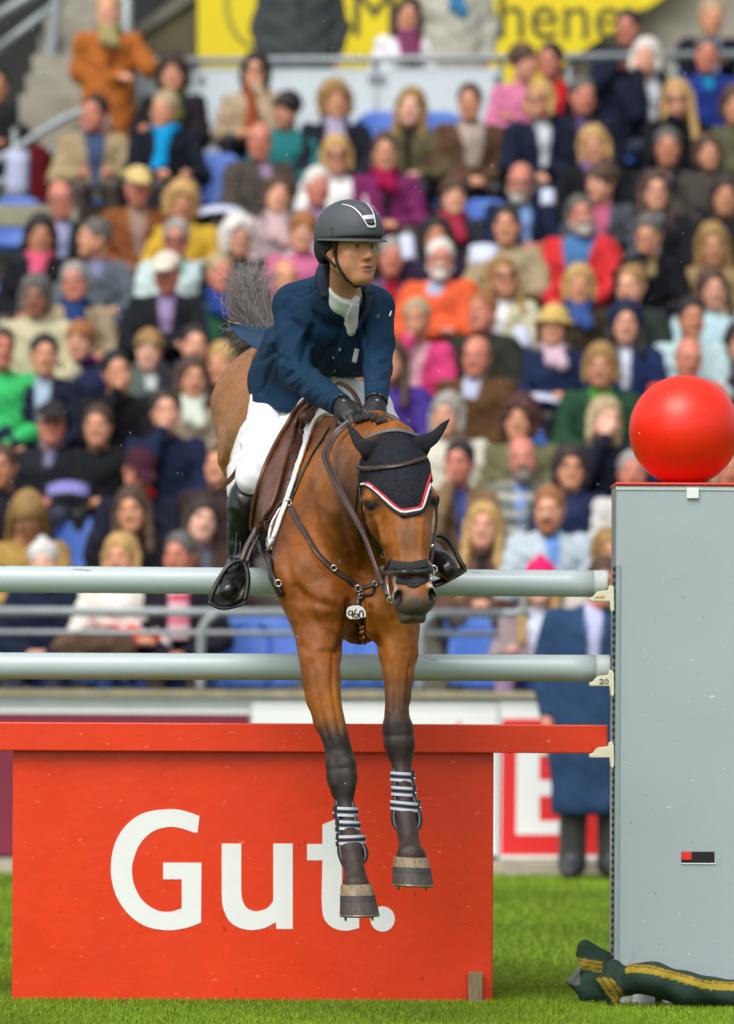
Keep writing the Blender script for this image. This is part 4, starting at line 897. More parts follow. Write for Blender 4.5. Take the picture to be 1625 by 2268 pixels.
m_skin = mat('skin', attr=True, rough=.48, var=.07, scale=60, bump=.05, bscale=300, spec=.4, sss=.0)
# ------------------------------------------------------------------ the rider
RSK = np.array(lin(206, 146, 108))
RO = P(773, 550, -.90); RR = rotz(math.radians(37)) @ rotx(math.radians(1)) @ roty(math.radians(-2)); RS = 1.0; HS = .96
rb_ = Body((-.42, -1.28, 1.80), (.22, .25, 2.78), .0058)
# body under the clothes, all one surface
J = dict(neck=P(760, 656, -.72), chest=P(728, 730, -.44), waist=P(690, 800, -.25), hip=P(650, 872, -.02), sl=P(655, 684, -.51), sr=P(830, 686, -.60), el=P(655, 818, -.64), er=P(838, 800, -.78), wl=P(752, 896, -1.00), wr=P(832, 892, -1.04))
head_prims(rb_, RO, RR, RS, RSK, True, J['neck'])
rb_.chain([(J['neck'], .055), (J['chest'], .10), (J['waist'], .09), (J['hip'], .10)], .04, RSK)
for s_ in 'lr':
    rb_.chain([(J['chest'] * .4 + J['s' + s_] * .6, .045), (J['s' + s_], .034), (J['e' + s_], .024), (J['w' + s_], .022)], .03, RSK)
rider = rb_.make('person', m_skin, None, RSK, recolor=lambda V, C: face_paint(V, C * (1 + .07 * vnoise(V, 60, 3)[:, None] * np.array([.6, 1, 1])), RO, RR, RS, RSK, np.array(lin(62, 40, 28)), lips=np.array(lin(186, 104, 92)), eye=np.array(lin(74, 78, 74)), white=np.array(lin(196, 184, 172)), stubble=np.array(lin(158, 112, 84))))
tag(rider, 'rider in navy show jacket, white breeches and dark helmet leaning forward', 'person')
HT = lambda *p: RO + RR @ (np.array(p) * RS)
# short dark hair at the temples
hbdy = Body(RO - .2, RO + .2, .006); hbdy.ell(HT(0, .03, .02), np.array([.083, .085, .075]) * RS, RR, k=.01); hbdy.cone(HT(-.076, -.026, .03), HT(-.078, -.022, -.012), .012, .006, .01); hbdy.cone(HT(.076, -.026, .03), HT(.078, -.022, -.012), .012, .006, .01)
hbdy.plane(HT(0, 0, -.045), RR @ np.array([0, 0, -1.0]), .01); hbdy.make('hair', mat('brown_hair', lin(58, 40, 30), .6, .3, 90, .4, 400), rider)
HH = lambda *p: RO + RR @ (np.array(p) * HS + np.array([0, 0, .006]))
# helmet
m_shell = mat('matt_anthracite', lin(72, 77, 82), .62, .06, 30, .06, 700, spots=[(lin(30, 31, 34), 75, .73, (1, 1, 1))]); m_silver = mat('silver_trim', lin(232, 232, 236), .25, .04, 30, metal=.3)
he = empty('helmet', tuple(HH(0, 0, .08)), rider); he.location = HH(0, 0, .08)
hm = Body(RO - .24, RO + .26, .0055)
hm.ell(HH(0, .012, .040), np.array([.112, .130, .122]) * HS, RR, k=.01); hm.ell(HH(0, -.02, .05), np.array([.100, .118, .108]) * HS, RR, k=.03)
hm.plane(HH(0, 0, .024), RR @ rotx(math.radians(-3)) @ np.array([0, 0, -1.0]), .008)
hm.ell(HH(0, .012, .018), np.array([.096, .112, .10]) * HS, RR, k=.006, sub=True)
hshell = link_sub(hm.make('shell', m_shell, None), he)
nk = Body(RO - .24, RO + .26, .0055)        # rear cradle reaching down behind the ears
nk.ell(HH(0, .040, .0), np.array([.103, .102, .10]) * HS, RR, k=.01); nk.plane(HH(0, 0, .027), RR @ np.array([0, 0, 1.0]), .004); nk.plane(HH(0, -.0, -.02), RR @ np.array([0, -.8, -.75]), .01); nk.plane(HH(0, .0, -.062), RR @ np.array([0, 0, -1.0]), .01)
nk.ell(HH(0, .03, -.005), np.array([.090, .092, .12]) * HS, RR, k=.004, sub=True)
link_sub(nk.make('cradle', mat('black_textile', lin(22, 23, 26), .8, .2, 60), None), he)
# peak: thin curved visor, front only
Vp = []; Fp = []; n1, n2 = 25, 5
for lay in (0, 1):
    for i in range(n1):
        a = math.radians(-200 + 220 * i / (n1 - 1)) 
        for j in range(n2):
            f_ = j / (n2 - 1); ext = .030 * max(0, math.cos((i / (n1 - 1) - .5) * math.pi)) ** .8 + .003
            r0 = np.array([.108 * math.cos(a), .012 - .0 + .128 * math.sin(a)]); dr = np.array([math.cos(a), math.sin(a)]); p = r0 + dr * ext * f_
            Vp.append(HH(p[0], p[1], .029 - .004 * lay - .013 * f_ ** 1.3 * (1 - .6 * abs(2 * i / (n1 - 1) - 1)) - .003 * max(0, -math.sin(a))))
o1 = n1 * n2
for i in range(n1 - 1):
    for j in range(n2 - 1):
        k_ = i * n2 + j; Fp.append((k_, k_ + 1, k_ + n2 + 1, k_ + n2)); Fp.append((o1 + k_, o1 + k_ + n2, o1 + k_ + n2 + 1, o1 + k_ + 1))
    k_ = i * n2 + n2 - 1; Fp.append((k_, o1 + k_, o1 + k_ + n2, k_ + n2))
link_sub(mesh('peak', Vp, Fp, m_shell, None, True), he)
# trim: band round the rim, silver U on the crown front
HB_ = BVHTree.FromPolygons([Vector(v.co) for v in hshell.data.vertices], [list(p.vertices) for p in hshell.data.polygons])
def on_helm(px, py, off=.001):
    d = (Vector(P(px, py, 0)) - camv).normalized(); loc, n, i, _ = HB_.ray_cast(camv, d)
    if loc is None: loc, n, i, _ = HB_.find_nearest(Vector(P(px, py, -.95)))
    return np.array(loc) + np.array(n) * off, np.array(n)
def helm_strap(nm, pix, wd, m, th=.0025):
    L = [on_helm(x, y) for x, y, _ in catmull([np.array([a, b, 0]) for a, b in pix], 6)]; V, F = strap_geo([l[0] for l in L], [l[1] for l in L], wd / S(-.9), th); return link_sub(mesh(nm, V, F, m, None, True), he)
helm_strap('silver_trim', [(758, 454), (776, 458), (790, 467), (801, 480), (810, 495), (816, 503)], 3.0, m_silver); helm_strap('silver_trim', [(812, 453), (820, 462), (826, 474), (829, 488), (830.5, 502)], 3.0, m_silver)
helm_strap('silver_badge', [(805, 483), (813, 482), (827, 481)], 11, m_silver, .002); helm_strap('silver_badge', [(813, 501), (820, 503), (830, 502)], 5, m_silver, .003)
helm_strap('badge_slot', [(812, 494.5), (820, 496.5), (828, 494.5)], 4, m_navy, .0035); helm_strap('centre_strip', [(786, 455), (800, 462), (810, 471), (818, 477)], 17, mat('grey_strip', lin(84, 88, 94), .6, .1, 60, .1, 500), .0012)
for y in (507, 515.5, 520): helm_strap('rivet', [(734 + (y - 507) * .1, y), (736, y)], 2.4, m_bleather, .003)
# harness: straps from the shell to the chin
def free_strap(nm, pts, wd, m, parent, nr=(-.4, -1, 0), th=.003, Yr=-.95):
    pts = catmull(pts, 6); V, F = strap_geo(pts, np.tile([nr], (len(pts), 1)), wd / S(Yr), th); return mesh(nm, V, F, m, parent, True)
HBV = BVHTree.FromPolygons([Vector(v.co) for v in rider.data.vertices], [list(p.vertices) for p in rider.data.polygons])
def on_body(px, py, off=.003, bv=None, guess=-.9):
    d = (Vector(P(px, py, 0)) - camv).normalized(); loc, n, i, _ = (bv or HBV).ray_cast(camv, d)
    if loc is None: loc, n, i, _ = (bv or HBV).find_nearest(Vector(P(px, py, guess)))
    return np.array(loc) + np.array(n) * off, np.array(n)
def body_strap(nm, pix, wd, m, parent, off=.002, th=.004, bv=None):
    L = [on_body(x, y, off, bv) for x, y, _ in catmull([np.array([a, b, 0]) for a, b in pix], 5)]; pts = np.array([l[0] for l in L])
    for _ in range(3): pts[1:-1] = (pts[:-2] + 2 * pts[1:-1] + pts[2:]) / 4
    V, F = strap_geo(pts, [l[1] for l in L], wd / S(-.9), th); return mesh(nm, V, F, m, parent, True)
m_web = mat('black_webbing', lin(20, 21, 24), .7, .2, 90)
link_sub(body_strap('chin_strap', [(741, 540), (743, 556), (746, 575), (752, 592), (762, 610), (776, 625), (790, 634), (803, 636)], 8.5, m_web, None), he)
link_sub(body_strap('chin_strap', [(709, 546), (718, 560), (728, 573), (738, 583), (747, 590)], 6, m_web, None, .006), he)
link_sub(free_strap('chin_strap', [HT(.082, -.02, .03), HT(.083, -.02, -.02), HT(.072, -.03, -.06)], 8, m_web, None, (1, 0, 0)), he)
# ---- jacket
NAVY = np.array(lin(16, 48, 75)); NAVYD = np.array(lin(26, 38, 58))
jk = Body((-.56, -1.16, 1.78), (.16, .45, 2.66), .0068)
def jc(a, b, k=.035, f=None): jk.cone(q(*a)[0], q(*b)[0], q(*a)[1], q(*b)[1], k, flat=f)
XR = np.array([1., 0, 0])
jc((738, 706, -.50, 84), (690, 785, -.24, 80), .05, (XR, .84)); jc((690, 785, -.24, 80), (636, 850, -.02, 74), .05, (XR, .84))
jc((640, 760, -.10, 58), (598, 850, .08, 48), .05); jc((760, 720, -.55, 66), (735, 795, -.38, 58), .05); jc((790, 730, -.55, 50), (780, 790, -.42, 48), .05)
jc((620, 840, -.10, 55), (612, 900, -.12, 55), .04); jc((650, 850, -.20, 45), (646, 905, -.22, 40), .04)
jc((654, 676, -.50, 50), (742, 648, -.62, 46), .05); jc((742, 648, -.62, 46), (830, 678, -.60, 42), .05)
jc((752, 700, -.60, 62), (752, 650, -.66, 40), .05); jc((700, 700, -.56, 55), (715, 760, -.45, 60), .05); jc((806, 690, -.60, 42), (806, 780, -.55, 50), .05)
jc((652, 682, -.50, 47), (648, 760, -.56, 43), .02); jc((648, 760, -.56, 43), (656, 826, -.66, 36), .02); jc((656, 828, -.66, 35), (706, 866, -.84, 32), .02); jc((706, 866, -.84, 32), (754, 898, -1.0, 27), .02)
jc((832, 684, -.60, 41), (838, 760, -.70, 35), .02); jc((838, 760, -.70, 35), (836, 818, -.80, 31), .02); jc((836, 818, -.80, 31), (833, 890, -1.03, 26), .02)
# hem, cuffs, neck opening
def pplane(p1, p2, Y, k=.004):                    # keep what lies above the picture line p1 -> p2
    a, b = P(*p1, Y), P(*p2, Y); dvec = b - a; view = (a + b) / 2 - CAM; n = np.cross(dvec, view); n = n if n[2] < 0 else -n; return a, n
bs = jk.d.copy()
for p1, p2 in (((540, 884), (634, 915)),):
    p_, n_ = pplane(p1, p2, -.1); e = (jk.ax[0][:, None, None] - p_[0]) * n_[0] / np.linalg.norm(n_) + (jk.ax[1][None, :, None] - p_[1]) * n_[1] / np.linalg.norm(n_) + (jk.ax[2][None, None, :] - p_[2]) * n_[2] / np.linalg.norm(n_)
    p2_, n2_ = pplane((634, 916), (750, 818), -.3); e2 = ((jk.ax[0][:, None, None] - p2_[0]) * n2_[0] + (jk.ax[1][None, :, None] - p2_[1]) * n2_[1] + (jk.ax[2][None, None, :] - p2_[2]) * n2_[2]) / np.linalg.norm(n2_)
    armY = jk.ax[1][None, :, None] < (-.42 - .0 * jk.ax[0][:, None, None])
    xr = to_px(np.stack(np.broadcast_arrays(jk.ax[0][:, None, None], jk.ax[1][None, :, None], jk.ax[2][None, None, :]), -1))
    arm = (jk.ax[1][None, :, None] < -.50) & ((xr[..., 0] > 798) | (xr[..., 1] > xr[..., 0] * .62 + 400)) | (jk.ax[1][None, :, None] < -.62)
    cut = np.where(arm | ((xr[..., 0] > 742) & (xr[..., 1] < 836)), -1, np.maximum(e, e2)); jk.d = np.maximum(jk.d, cut.astype(np.float32))
jc((746, 662, -.68, 56), (746, 612, -.74, 48), .02); jk.plane(P(740, 598, -.74), (.10, -.55, .9), .004) if 0 else None
jk.cone(P(768, 690, -.78), P(760, 570, -.79), .046, .060, .006, sub=True)              # neck opening
jk.cone(P(780, 735, -.80), P(776, 650, -.92), .006, .040, .008, sub=True)              # shirt front opening
for p_, d_ in ((P(757, 900, -1.01), P(757, 900, -1.01) - P(706, 866, -.84)), (P(833, 893, -1.04), P(833, 890, -1.03) - P(836, 818, -.80))):
    d_ = d_ / np.linalg.norm(d_); jk.cone(p_ + d_ * .04, p_ + d_ * .10, .055, .055, .003, sub=True)
JX = xr
def folds(px, py, Y):
    f = np.zeros_like(px); 
    def ln(x0, y0, x1, y1, dep, wd, lo=-2, hi=2):
        a = np.array([x0, y0]); b = np.array([x1, y1]); t = np.clip(((px - x0) * (x1 - x0) + (py - y0) * (y1 - y0)) / ((x1 - x0) ** 2 + (y1 - y0) ** 2), 0, 1)
        d = np.hypot(px - x0 - t * (x1 - x0), py - y0 - t * (y1 - y0)); return -dep * .0015 * np.exp(-(d / wd) ** 2) * (Y > lo) * (Y < hi)
    for L in ((690, 725, 668, 800, -7, 7), (672, 735, 640, 790, 5, 6), (600, 700, 618, 800, -6, 6), (668, 812, 636, 836, -6, 5), (676, 826, 640, 850, 5, 5), (690, 838, 660, 866, -5, 5), (700, 850, 672, 874, 4, 4), (720, 864, 700, 888, -4, 4), (735, 872, 716, 898, 4, 4), (622, 790, 654, 806, -5, 5), (620, 806, 655, 822, 5, 5),
              (740, 760, 700, 800, -6, 7), (752, 775, 705, 820, 5, 7), (760, 720, 735, 800, -5, 4), (606, 800, 580, 870, -5, 4), (850, 770, 818, 782, -5, 4), (852, 790, 815, 800, 5, 4), (853, 806, 815, 816, -5, 4), (854, 824, 815, 834, 4, 4), (854, 840, 818, 850, -4, 4), (850, 858, 820, 866, 4, 4), (852, 745, 822, 760, 4, 5), (640, 650, 690, 640, -3, 5), (626, 690, 650, 655, -5, 6),
              (700, 640, 660, 660, -4, 3), (596, 760, 640, 720, 5, 8), (580, 800, 610, 780, -5, 7), (660, 705, 640, 700, 3, 6), (800, 690, 812, 760, -8, 6), (700, 700, 690, 760, -4, 6)):
        f = f + ln(*L)
    return f
jk.d = (jk.d + folds(JX[..., 0], JX[..., 1], jk.ax[1][None, :, None])).astype(np.float32)
del JX, xr
m_jacket = mat('navy_wool', attr=True, rough=.75, var=.10, scale=40, bump=.25, bscale=900, spec=.2)
jacket = jk.make('jacket', m_jacket, rider, NAVY, recolor=lambda V, C: np.tile(NAVY, (len(V), 1)) * (1 + .12 * vnoise(V, 14, 8)[:, None]))
JBV = BVHTree.FromPolygons([Vector(v.co) for v in jacket.data.vertices], [list(p.vertices) for p in jacket.data.polygons])
m_col = mat('dark_denim_collar', lin(44, 54, 76), .85, .25, 60, .3, 500)
def patch(nm, outline, m, parent, off, th, bv, grid=11, guess=-.7):
    """cloth piece laid on a surface, outline given as two matching edges"""
    A = catmull([np.array([x, y, 0]) for x, y in outline[0]], 4); B_ = catmull([np.array([x, y, 0]) for x, y in outline[1]], 4); k_ = min(len(A), len(B_)); V = []; Nn = []
    for i in range(k_):
        for j in range(grid):
            f_ = j / (grid - 1); p = A[i] * (1 - f_) + B_[i] * f_; l, n = on_body(p[0], p[1], off, bv, guess); V.append(l); Nn.append(n)
    V = np.array(V).reshape(k_, grid, 3); Nn = np.array(Nn).reshape(k_, grid, 3)
    for _ in range(4):
        V[1:-1] = (V[:-2] + 2 * V[1:-1] + V[2:]) / 4; V[:, 1:-1] = (V[:, :-2] + 2 * V[:, 1:-1] + V[:, 2:]) / 4; Nn[1:-1] = (Nn[:-2] + 2 * Nn[1:-1] + Nn[2:]) / 4
    F = [(i * grid + j, i * grid + j + 1, (i + 1) * grid + j + 1, (i + 1) * grid + j) for i in range(k_ - 1) for j in range(grid - 1)]
    o = mesh(nm, V.reshape(-1, 3), F, m, parent, True); s_ = o.modifiers.new('thick', 'SOLIDIFY'); s_.thickness = th; s_.offset = 0; return o
patch('collar', [[(716, 578), (706, 605), (712, 640), (716, 655)], [(730, 582), (728, 610), (738, 640), (742, 654)]], m_col, jacket, .010, .006, JBV)
patch('lapel', [[(735, 655), (736, 668), (752, 696), (774, 730)], [(748, 640), (758, 668), (766, 696), (776, 728)]], m_col, jacket, .008, .005, JBV)
patch('lapel', [[(814, 630), (824, 650), (820, 690), (804, 720), (782, 738)], [(800, 648), (806, 665), (798, 695), (788, 716), (777, 732)]], m_col, jacket, .010, .006, JBV)
patch('collar', [[(806, 632), (814, 630), (822, 640)], [(804, 650), (812, 652), (820, 656)]], m_col, jacket, .012, .006, JBV)
# shirt, stock tie
m_shirt = mat('white_shirt', lin(224, 232, 230), .8, .05, 30, .15, 400); m_tie = mat('white_tie', lin(236, 238, 246), .55, .05, 60, .2, 700)
shb = Body(P(765, 640, -.80) - .22, P(765, 640, -.80) + .2, .0055)
shb.cone(P(762, 668, -.72), P(772, 725, -.64), .044, .022, .02); shb.cone(P(763, 628, -.80), P(760, 664, -.75), .055, .053, .015); shb.cone(P(772, 660, -.79), P(778, 735, -.68), .022, .016, .02)
shb.plane(P(737, 614, -.75), (.45, -.62, .66), .006)
sh_ = shb.make('shirt', m_shirt, rider)
tb = Body(P(782, 690, -.85) - .14, P(782, 690, -.85) + .12, .0045)
tb.ell(on_body(786, 664, .004, BVHTree.FromPolygons([Vector(v.co) for v in sh_.data.vertices], [list(p.vertices) for p in sh_.data.polygons]))[0], np.array([.016, .011, .014]), roty(.2), k=.004)
tie = tb.make('tie', m_tie, rider)
SBV = BVHTree.FromPolygons([Vector(v.co) for v in sh_.data.vertices], [list(p.vertices) for p in sh_.data.polygons])
patch('tie_blade', [[(777, 672), (768, 694), (766, 714), (777, 738)], [(794, 672), (799, 692), (796, 714), (779, 738)]], m_tie, tie, .007, .006, SBV)
patch('shirt_collar', [[(748, 622), (752, 640), (764, 662)], [(757, 628), (768, 645), (780, 655)]], m_shirt, sh_, .012, .004, BVHTree.FromPolygons([Vector(v.co) for v in sh_.data.vertices], [list(p.vertices) for p in sh_.data.polygons]))
patch('shirt_collar', [[(804, 636), (800, 645), (794, 658)], [(797, 640), (790, 648), (786, 656)]], m_shirt, sh_, .012, .004, BVHTree.FromPolygons([Vector(v.co) for v in sh_.data.vertices], [list(p.vertices) for p in sh_.data.polygons]))
for x, y in ((753, 774), (739, 791), (740.5, 820)):
    l, n = on_body(x, y, .002, JBV); bb = Body(l - .014, l + .014, .0025); bb.ell(l, (.0055, .0035, .0075), k=.001); bb.make('button', mat('dark_button', lin(110, 112, 110), .2, .1, 10, coat=.5), jacket)
l, n = on_body(789, 787, .003, JBV); body_strap('name_tag', [(791, 772), (788, 786), (785, 802)], 11, mat('white_tag', lin(206, 212, 220), .5, .15, 120, stretch=(1, 1, 6)), jacket, .003, .002, JBV)
body_strap('sleeve_badge', [(865, 690), (861, 701)], 4, m_letter, jacket, .002, .002, JBV)
body_strap('pocket_seam', [(600, 798), (602, 820), (590, 842), (568, 868)], 2.2, m_navy, jacket, .0, .0022, JBV)
for pix in ([(705, 640), (680, 650), (660, 668), (672, 690), (690, 715)], [(716, 656), (700, 668), (690, 690)]): body_strap('seam', pix, 1.6, m_navy, jacket, -.0008, .0022, JBV)
# flying coat tail and its tan lining
m_lin = mat('tan_lining', lin(206, 164, 104), .7, .1, 40)
def sheet(nm, A, B_, m, parent, th=.004):
    A = catmull(A, 5); B_ = catmull(B_, 5); k_ = len(A); g = 7; V = [A[i] * (1 - j / (g - 1)) + B_[i] * (j / (g - 1)) + np.array([0, .02 * math.sin(j / (g - 1) * math.pi), 0]) for i in range(k_) for j in range(g)]
    F = [(i * g + j, i * g + j + 1, (i + 1) * g + j + 1, (i + 1) * g + j) for i in range(k_ - 1) for j in range(g - 1)]; o = mesh(nm, V, F, m, parent, True); s_ = o.modifiers.new('thick', 'SOLIDIFY'); s_.thickness = th; return o
m_navyflat = mat('navy_wool_flat', tuple(NAVY * 1.25), .75, .1, 40, .2, 900)
sheet('coat_tail', [P(504, 714, .22), P(530, 718, .16), P(556, 722, .1), P(588, 728, .02)], [P(508, 720, .20), P(524, 742, .12), (P(545, 758, .04)), P(572, 776, -.04)], m_navyflat, jacket)
sheet('coat_lining', [P(504, 713, .235), P(515, 716, .22), P(530, 718, .19)], [P(506, 718, .225), P(514, 722, .21), P(528, 721, .18)], m_lin, jacket)
sheet('coat_lining', [P(566, 778, .02), P(560, 800, .05), P(553, 830, .06)], [P(562, 784, .06), P(556, 806, .09), P(551, 836, .10)], m_lin, jacket)
sheet('coat_tail', [P(858, 736, -.25), P(866, 742, -.22), P(870, 746, -.2)], [P(856, 756, -.3), P(862, 754, -.27), P(868, 748, -.24)], m_navyflat, jacket)
# ---- breeches
bc_ = Body((-.50, -.62, 1.50), (.24, .36, 2.22), .0085)
def bc(a, b, k=.03): bc_.cone(q(*a)[0], q(*b)[0], q(*a)[1], q(*b)[1], k)
bc((650, 890, 0, 74), (665, 880, -.12, 66), .05)
bc((618, 895, -.05, 66), (590, 978, -.22, 54), .03); bc((590, 978, -.22, 54), (559, 1052, -.40, 35), .03); bc((559, 1052, -.40, 35), (556, 1064, -.41, 32), .02)
bc((720, 880, -.12, 66), (812, 908, -.26, 54), .04); bc((812, 908, -.26, 54), (866, 992, -.40, 46), .03); bc((866, 992, -.40, 46), (890, 1040, -.45, 36), .03)
bc((755, 850, -.36, 40), (775, 895, -.36, 46), .04)
bc_.disp(lambda X, Y, Z: .0022 * np.sin(X * 55 + Z * 70) * np.sin(Z * 38 + 2 * np.sin(X * 20)) + .0016 * np.sin(Z * 130 + X * 60))
m_br = mat('white_breeches', lin(232, 234, 242), .8, .04, 30, .2, 700)
br = bc_.make('breeches', m_br, rider)
BBV = BVHTree.FromPolygons([Vector(v.co) for v in br.data.vertices], [list(p.vertices) for p in br.data.polygons])
# ---- boots, spur straps, stirrups
m_bt = mat('black_boot_leather', lin(18, 19, 20), .24, .2, 30, .12, 160, coat=.35)
def boot(chain, foot, nm='boot'):
    pts = np.array([q(*c)[0] for c in chain + foot]); B = Body(pts.min(0) - .08, pts.max(0) + .08, .0062)
    for C_ in (chain, foot):
        for a, b in zip(C_[:-1], C_[1:]): B.cone(q(*a)[0], q(*b)[0], q(*a)[1], q(*b)[1], .018)
    B.disp(lambda X, Y, Z: .0014 * np.sin(Z * 95 + 18 * X + 2 * np.sin(X * 70)))
    return B.make(nm, m_bt, rider)
b1 = boot([(535, 1066, -.33, 15), (541, 1090, -.34, 26), (544, 1108, -.35, 38), (541, 1125, -.35, 37), (534, 1165, -.33, 30), (529, 1200, -.32, 25), (527, 1240, -.32, 24)], [(531, 1252, -.24, 22), (522, 1266, -.36, 26), (514, 1292, -.46, 28), (507, 1311, -.53, 24)])
b2 = boot([(893, 1050, -.42, 32), (905, 1110, -.36, 32), (930, 1180, -.32, 24), (940, 1215, -.32, 23)], [(938, 1232, -.26, 22), (950, 1226, -.36, 28), (977, 1250, -.48, 28), (990, 1262, -.53, 24)])
B1V = BVHTree.FromPolygons([Vector(v.co) for v in b1.data.vertices], [list(p.vertices) for p in b1.data.polygons])
body_strap('spur_strap', [(506, 1229), (515, 1236), (530, 1238), (548, 1233)], 6, m_bleather, b1, .002, .004, B1V)
body_strap('zip', [(524, 1180), (522, 1215), (516, 1250), (520, 1262), (530, 1240), (532, 1200)], 1.8, m_pipe, b1, .0, .002, B1V)
lip = catmull([P(524, 1052, -.405), P(528, 1075, -.44), P(545, 1092, -.46), P(566, 1092, -.46), P(582, 1082, -.44)], 4)
m_iron = mat('black_stirrup', lin(30, 31, 30), .4, .15, 40, coat=.2)
def stirrup(arch, base, Y, nm='stirrup'):
    o = empty(nm, tuple(P(*base[0], Y))); o.parent = rider; o.location = P(*base[0], Y)
    pts = catmull([P(x, y, Y + dy) for x, y, dy in arch], 6); rr = np.interp(np.linspace(0, 1, len(pts)), [0, .5, 1], [6.5, 5, 6.5]) / S(Y)
    link_sub(tube('arch', pts, rr, m_iron, None, 10), o)
    pts = catmull([P(x, y, Y) for x, y in base], 5); link_sub(mesh('tread', *strap_geo(pts, np.tile([[0, -.35, 1.]], (len(pts), 1)), .05, .011), m_iron, None, True), o)
    return o
stirrup([(467, 1330, 0), (470, 1315, .0), (488, 1278, .01), (508, 1252, .02), (528, 1243, .03), (542, 1250, .03), (549, 1275, .02), (547, 1305, .01), (541, 1330, 0)], [(464, 1333), (490, 1346), (520, 1342), (543, 1332)], -.50)
stirrup([(960, 1186, 0), (975, 1186, .0), (992, 1197, .01), (1008, 1222, .01), (1020, 1246, 0), (1028, 1258, 0)], [(958, 1298), (980, 1290), (1010, 1274), (1030, 1260)], -.50)
sl_ = catmull([P(578, 1140, -.43), P(566, 1172, -.45), P(546, 1210, -.46), P(533, 1244, -.475)], 5); V, F = strap_geo(sl_, np.tile([[-.3, -1, .1]], (len(sl_), 1)), 11 / S(-.4), .004); mesh('stirrup_leather', V, F, m_lea, horse, True)
sl_ = catmull([P(584, 1148, -.42), P(573, 1182, -.44), P(556, 1215, -.455), P(545, 1246, -.47)], 5); V, F = strap_geo(sl_, np.tile([[-.3, -1, .1]], (len(sl_), 1)), 9 / S(-.4), .004); mesh('stirrup_leather', V, F, m_lea, horse, True)
sl_ = catmull([P(527, 1040, -.34), P(510, 1062, -.26), P(492, 1076, -.22), P(476, 1084, -.2)], 5); V, F = strap_geo(sl_, np.tile([[-.1, -1, .2]], (len(sl_), 1)), 13 / S(-.3), .004); mesh('stirrup_leather', V, F, m_tan, horse, True)
# ---- gloved hands closed on the reins
m_gl = mat('black_glove', lin(24, 25, 28), .5, .2, 60, .2, 400)
def glove(c, ax_, out, up, mir):
    """c wrist, ax_ forearm direction, out towards the knuckles of the fist's outside, up thumb side"""
    ax_ = ax_ / np.linalg.norm(ax_); out = out - ax_ * (out @ ax_); out /= np.linalg.norm(out); th = np.cross(ax_, out) * mir
    W = lambda a, b, d: c + ax_ * a + out * b + th * d
    G_ = Body(c - .15, c + .15, .0042)
    G_.cone(W(-.02, 0, 0), W(.015, 0, 0), .031, .030, .01); G_.cone(W(.02, 0, -.012), W(.065, .004, -.028), .026, .021, .012); G_.cone(W(.02, 0, .014), W(.065, .004, .026), .026, .020, .012); G_.cone(W(.03, .004, 0), W(.07, .006, 0), .025, .023, .012)
    for i, (d, l) in enumerate(((.032, .95), (.012, 1.05), (-.009, 1.0), (-.029, .82))):
        k0 = W(.074, .010, d); k1 = W(.074 + .032 * l, -.004, d * .95); k2 = W(.078 + .018 * l, -.036, d * .9); k3 = W(.055, -.042, d * .85)
        G_.cone(k0, k1, .0118, .0108, .004); G_.cone(k1, k2, .0108, .0100, .003); G_.cone(k2, k3, .0098, .0088, .003)
    t0 = W(.03, -.012, .034); t1 = W(.066, -.018, .048); t2 = W(.094, -.020, .036); G_.cone(t0, t1, .0145, .0122, .006); G_.cone(t1, t2, .0118, .0098, .003)
    o = G_.make('glove', m_gl, rider)
    cu = np.array([W(-.012, .033 * math.cos(a), .033 * math.sin(a)) for a in np.linspace(0, 2 * math.pi, 17)]); tube('cuff_band', cu, .006, m_bleather, o, 6)
    bd_ = W(.02, .028, 0); bb = Body(bd_ - .02, bd_ + .02, .0035); bb.ell(bd_, (.009, .005, .009), k=.001); bb.make('glove_badge', mat('grey_badge', lin(120, 122, 126), .4, .1, 20), o)
    return o
wl, wr = P(757, 898, -1.005), P(832, 894, -1.045)
glove(wl, np.array([.42, -.62, -.45]), np.array([-.25, -.35, .9]), None, 1)
glove(wr, np.array([-.10, -.60, -.55]), np.array([.25, -.45, .85]), None, -1)
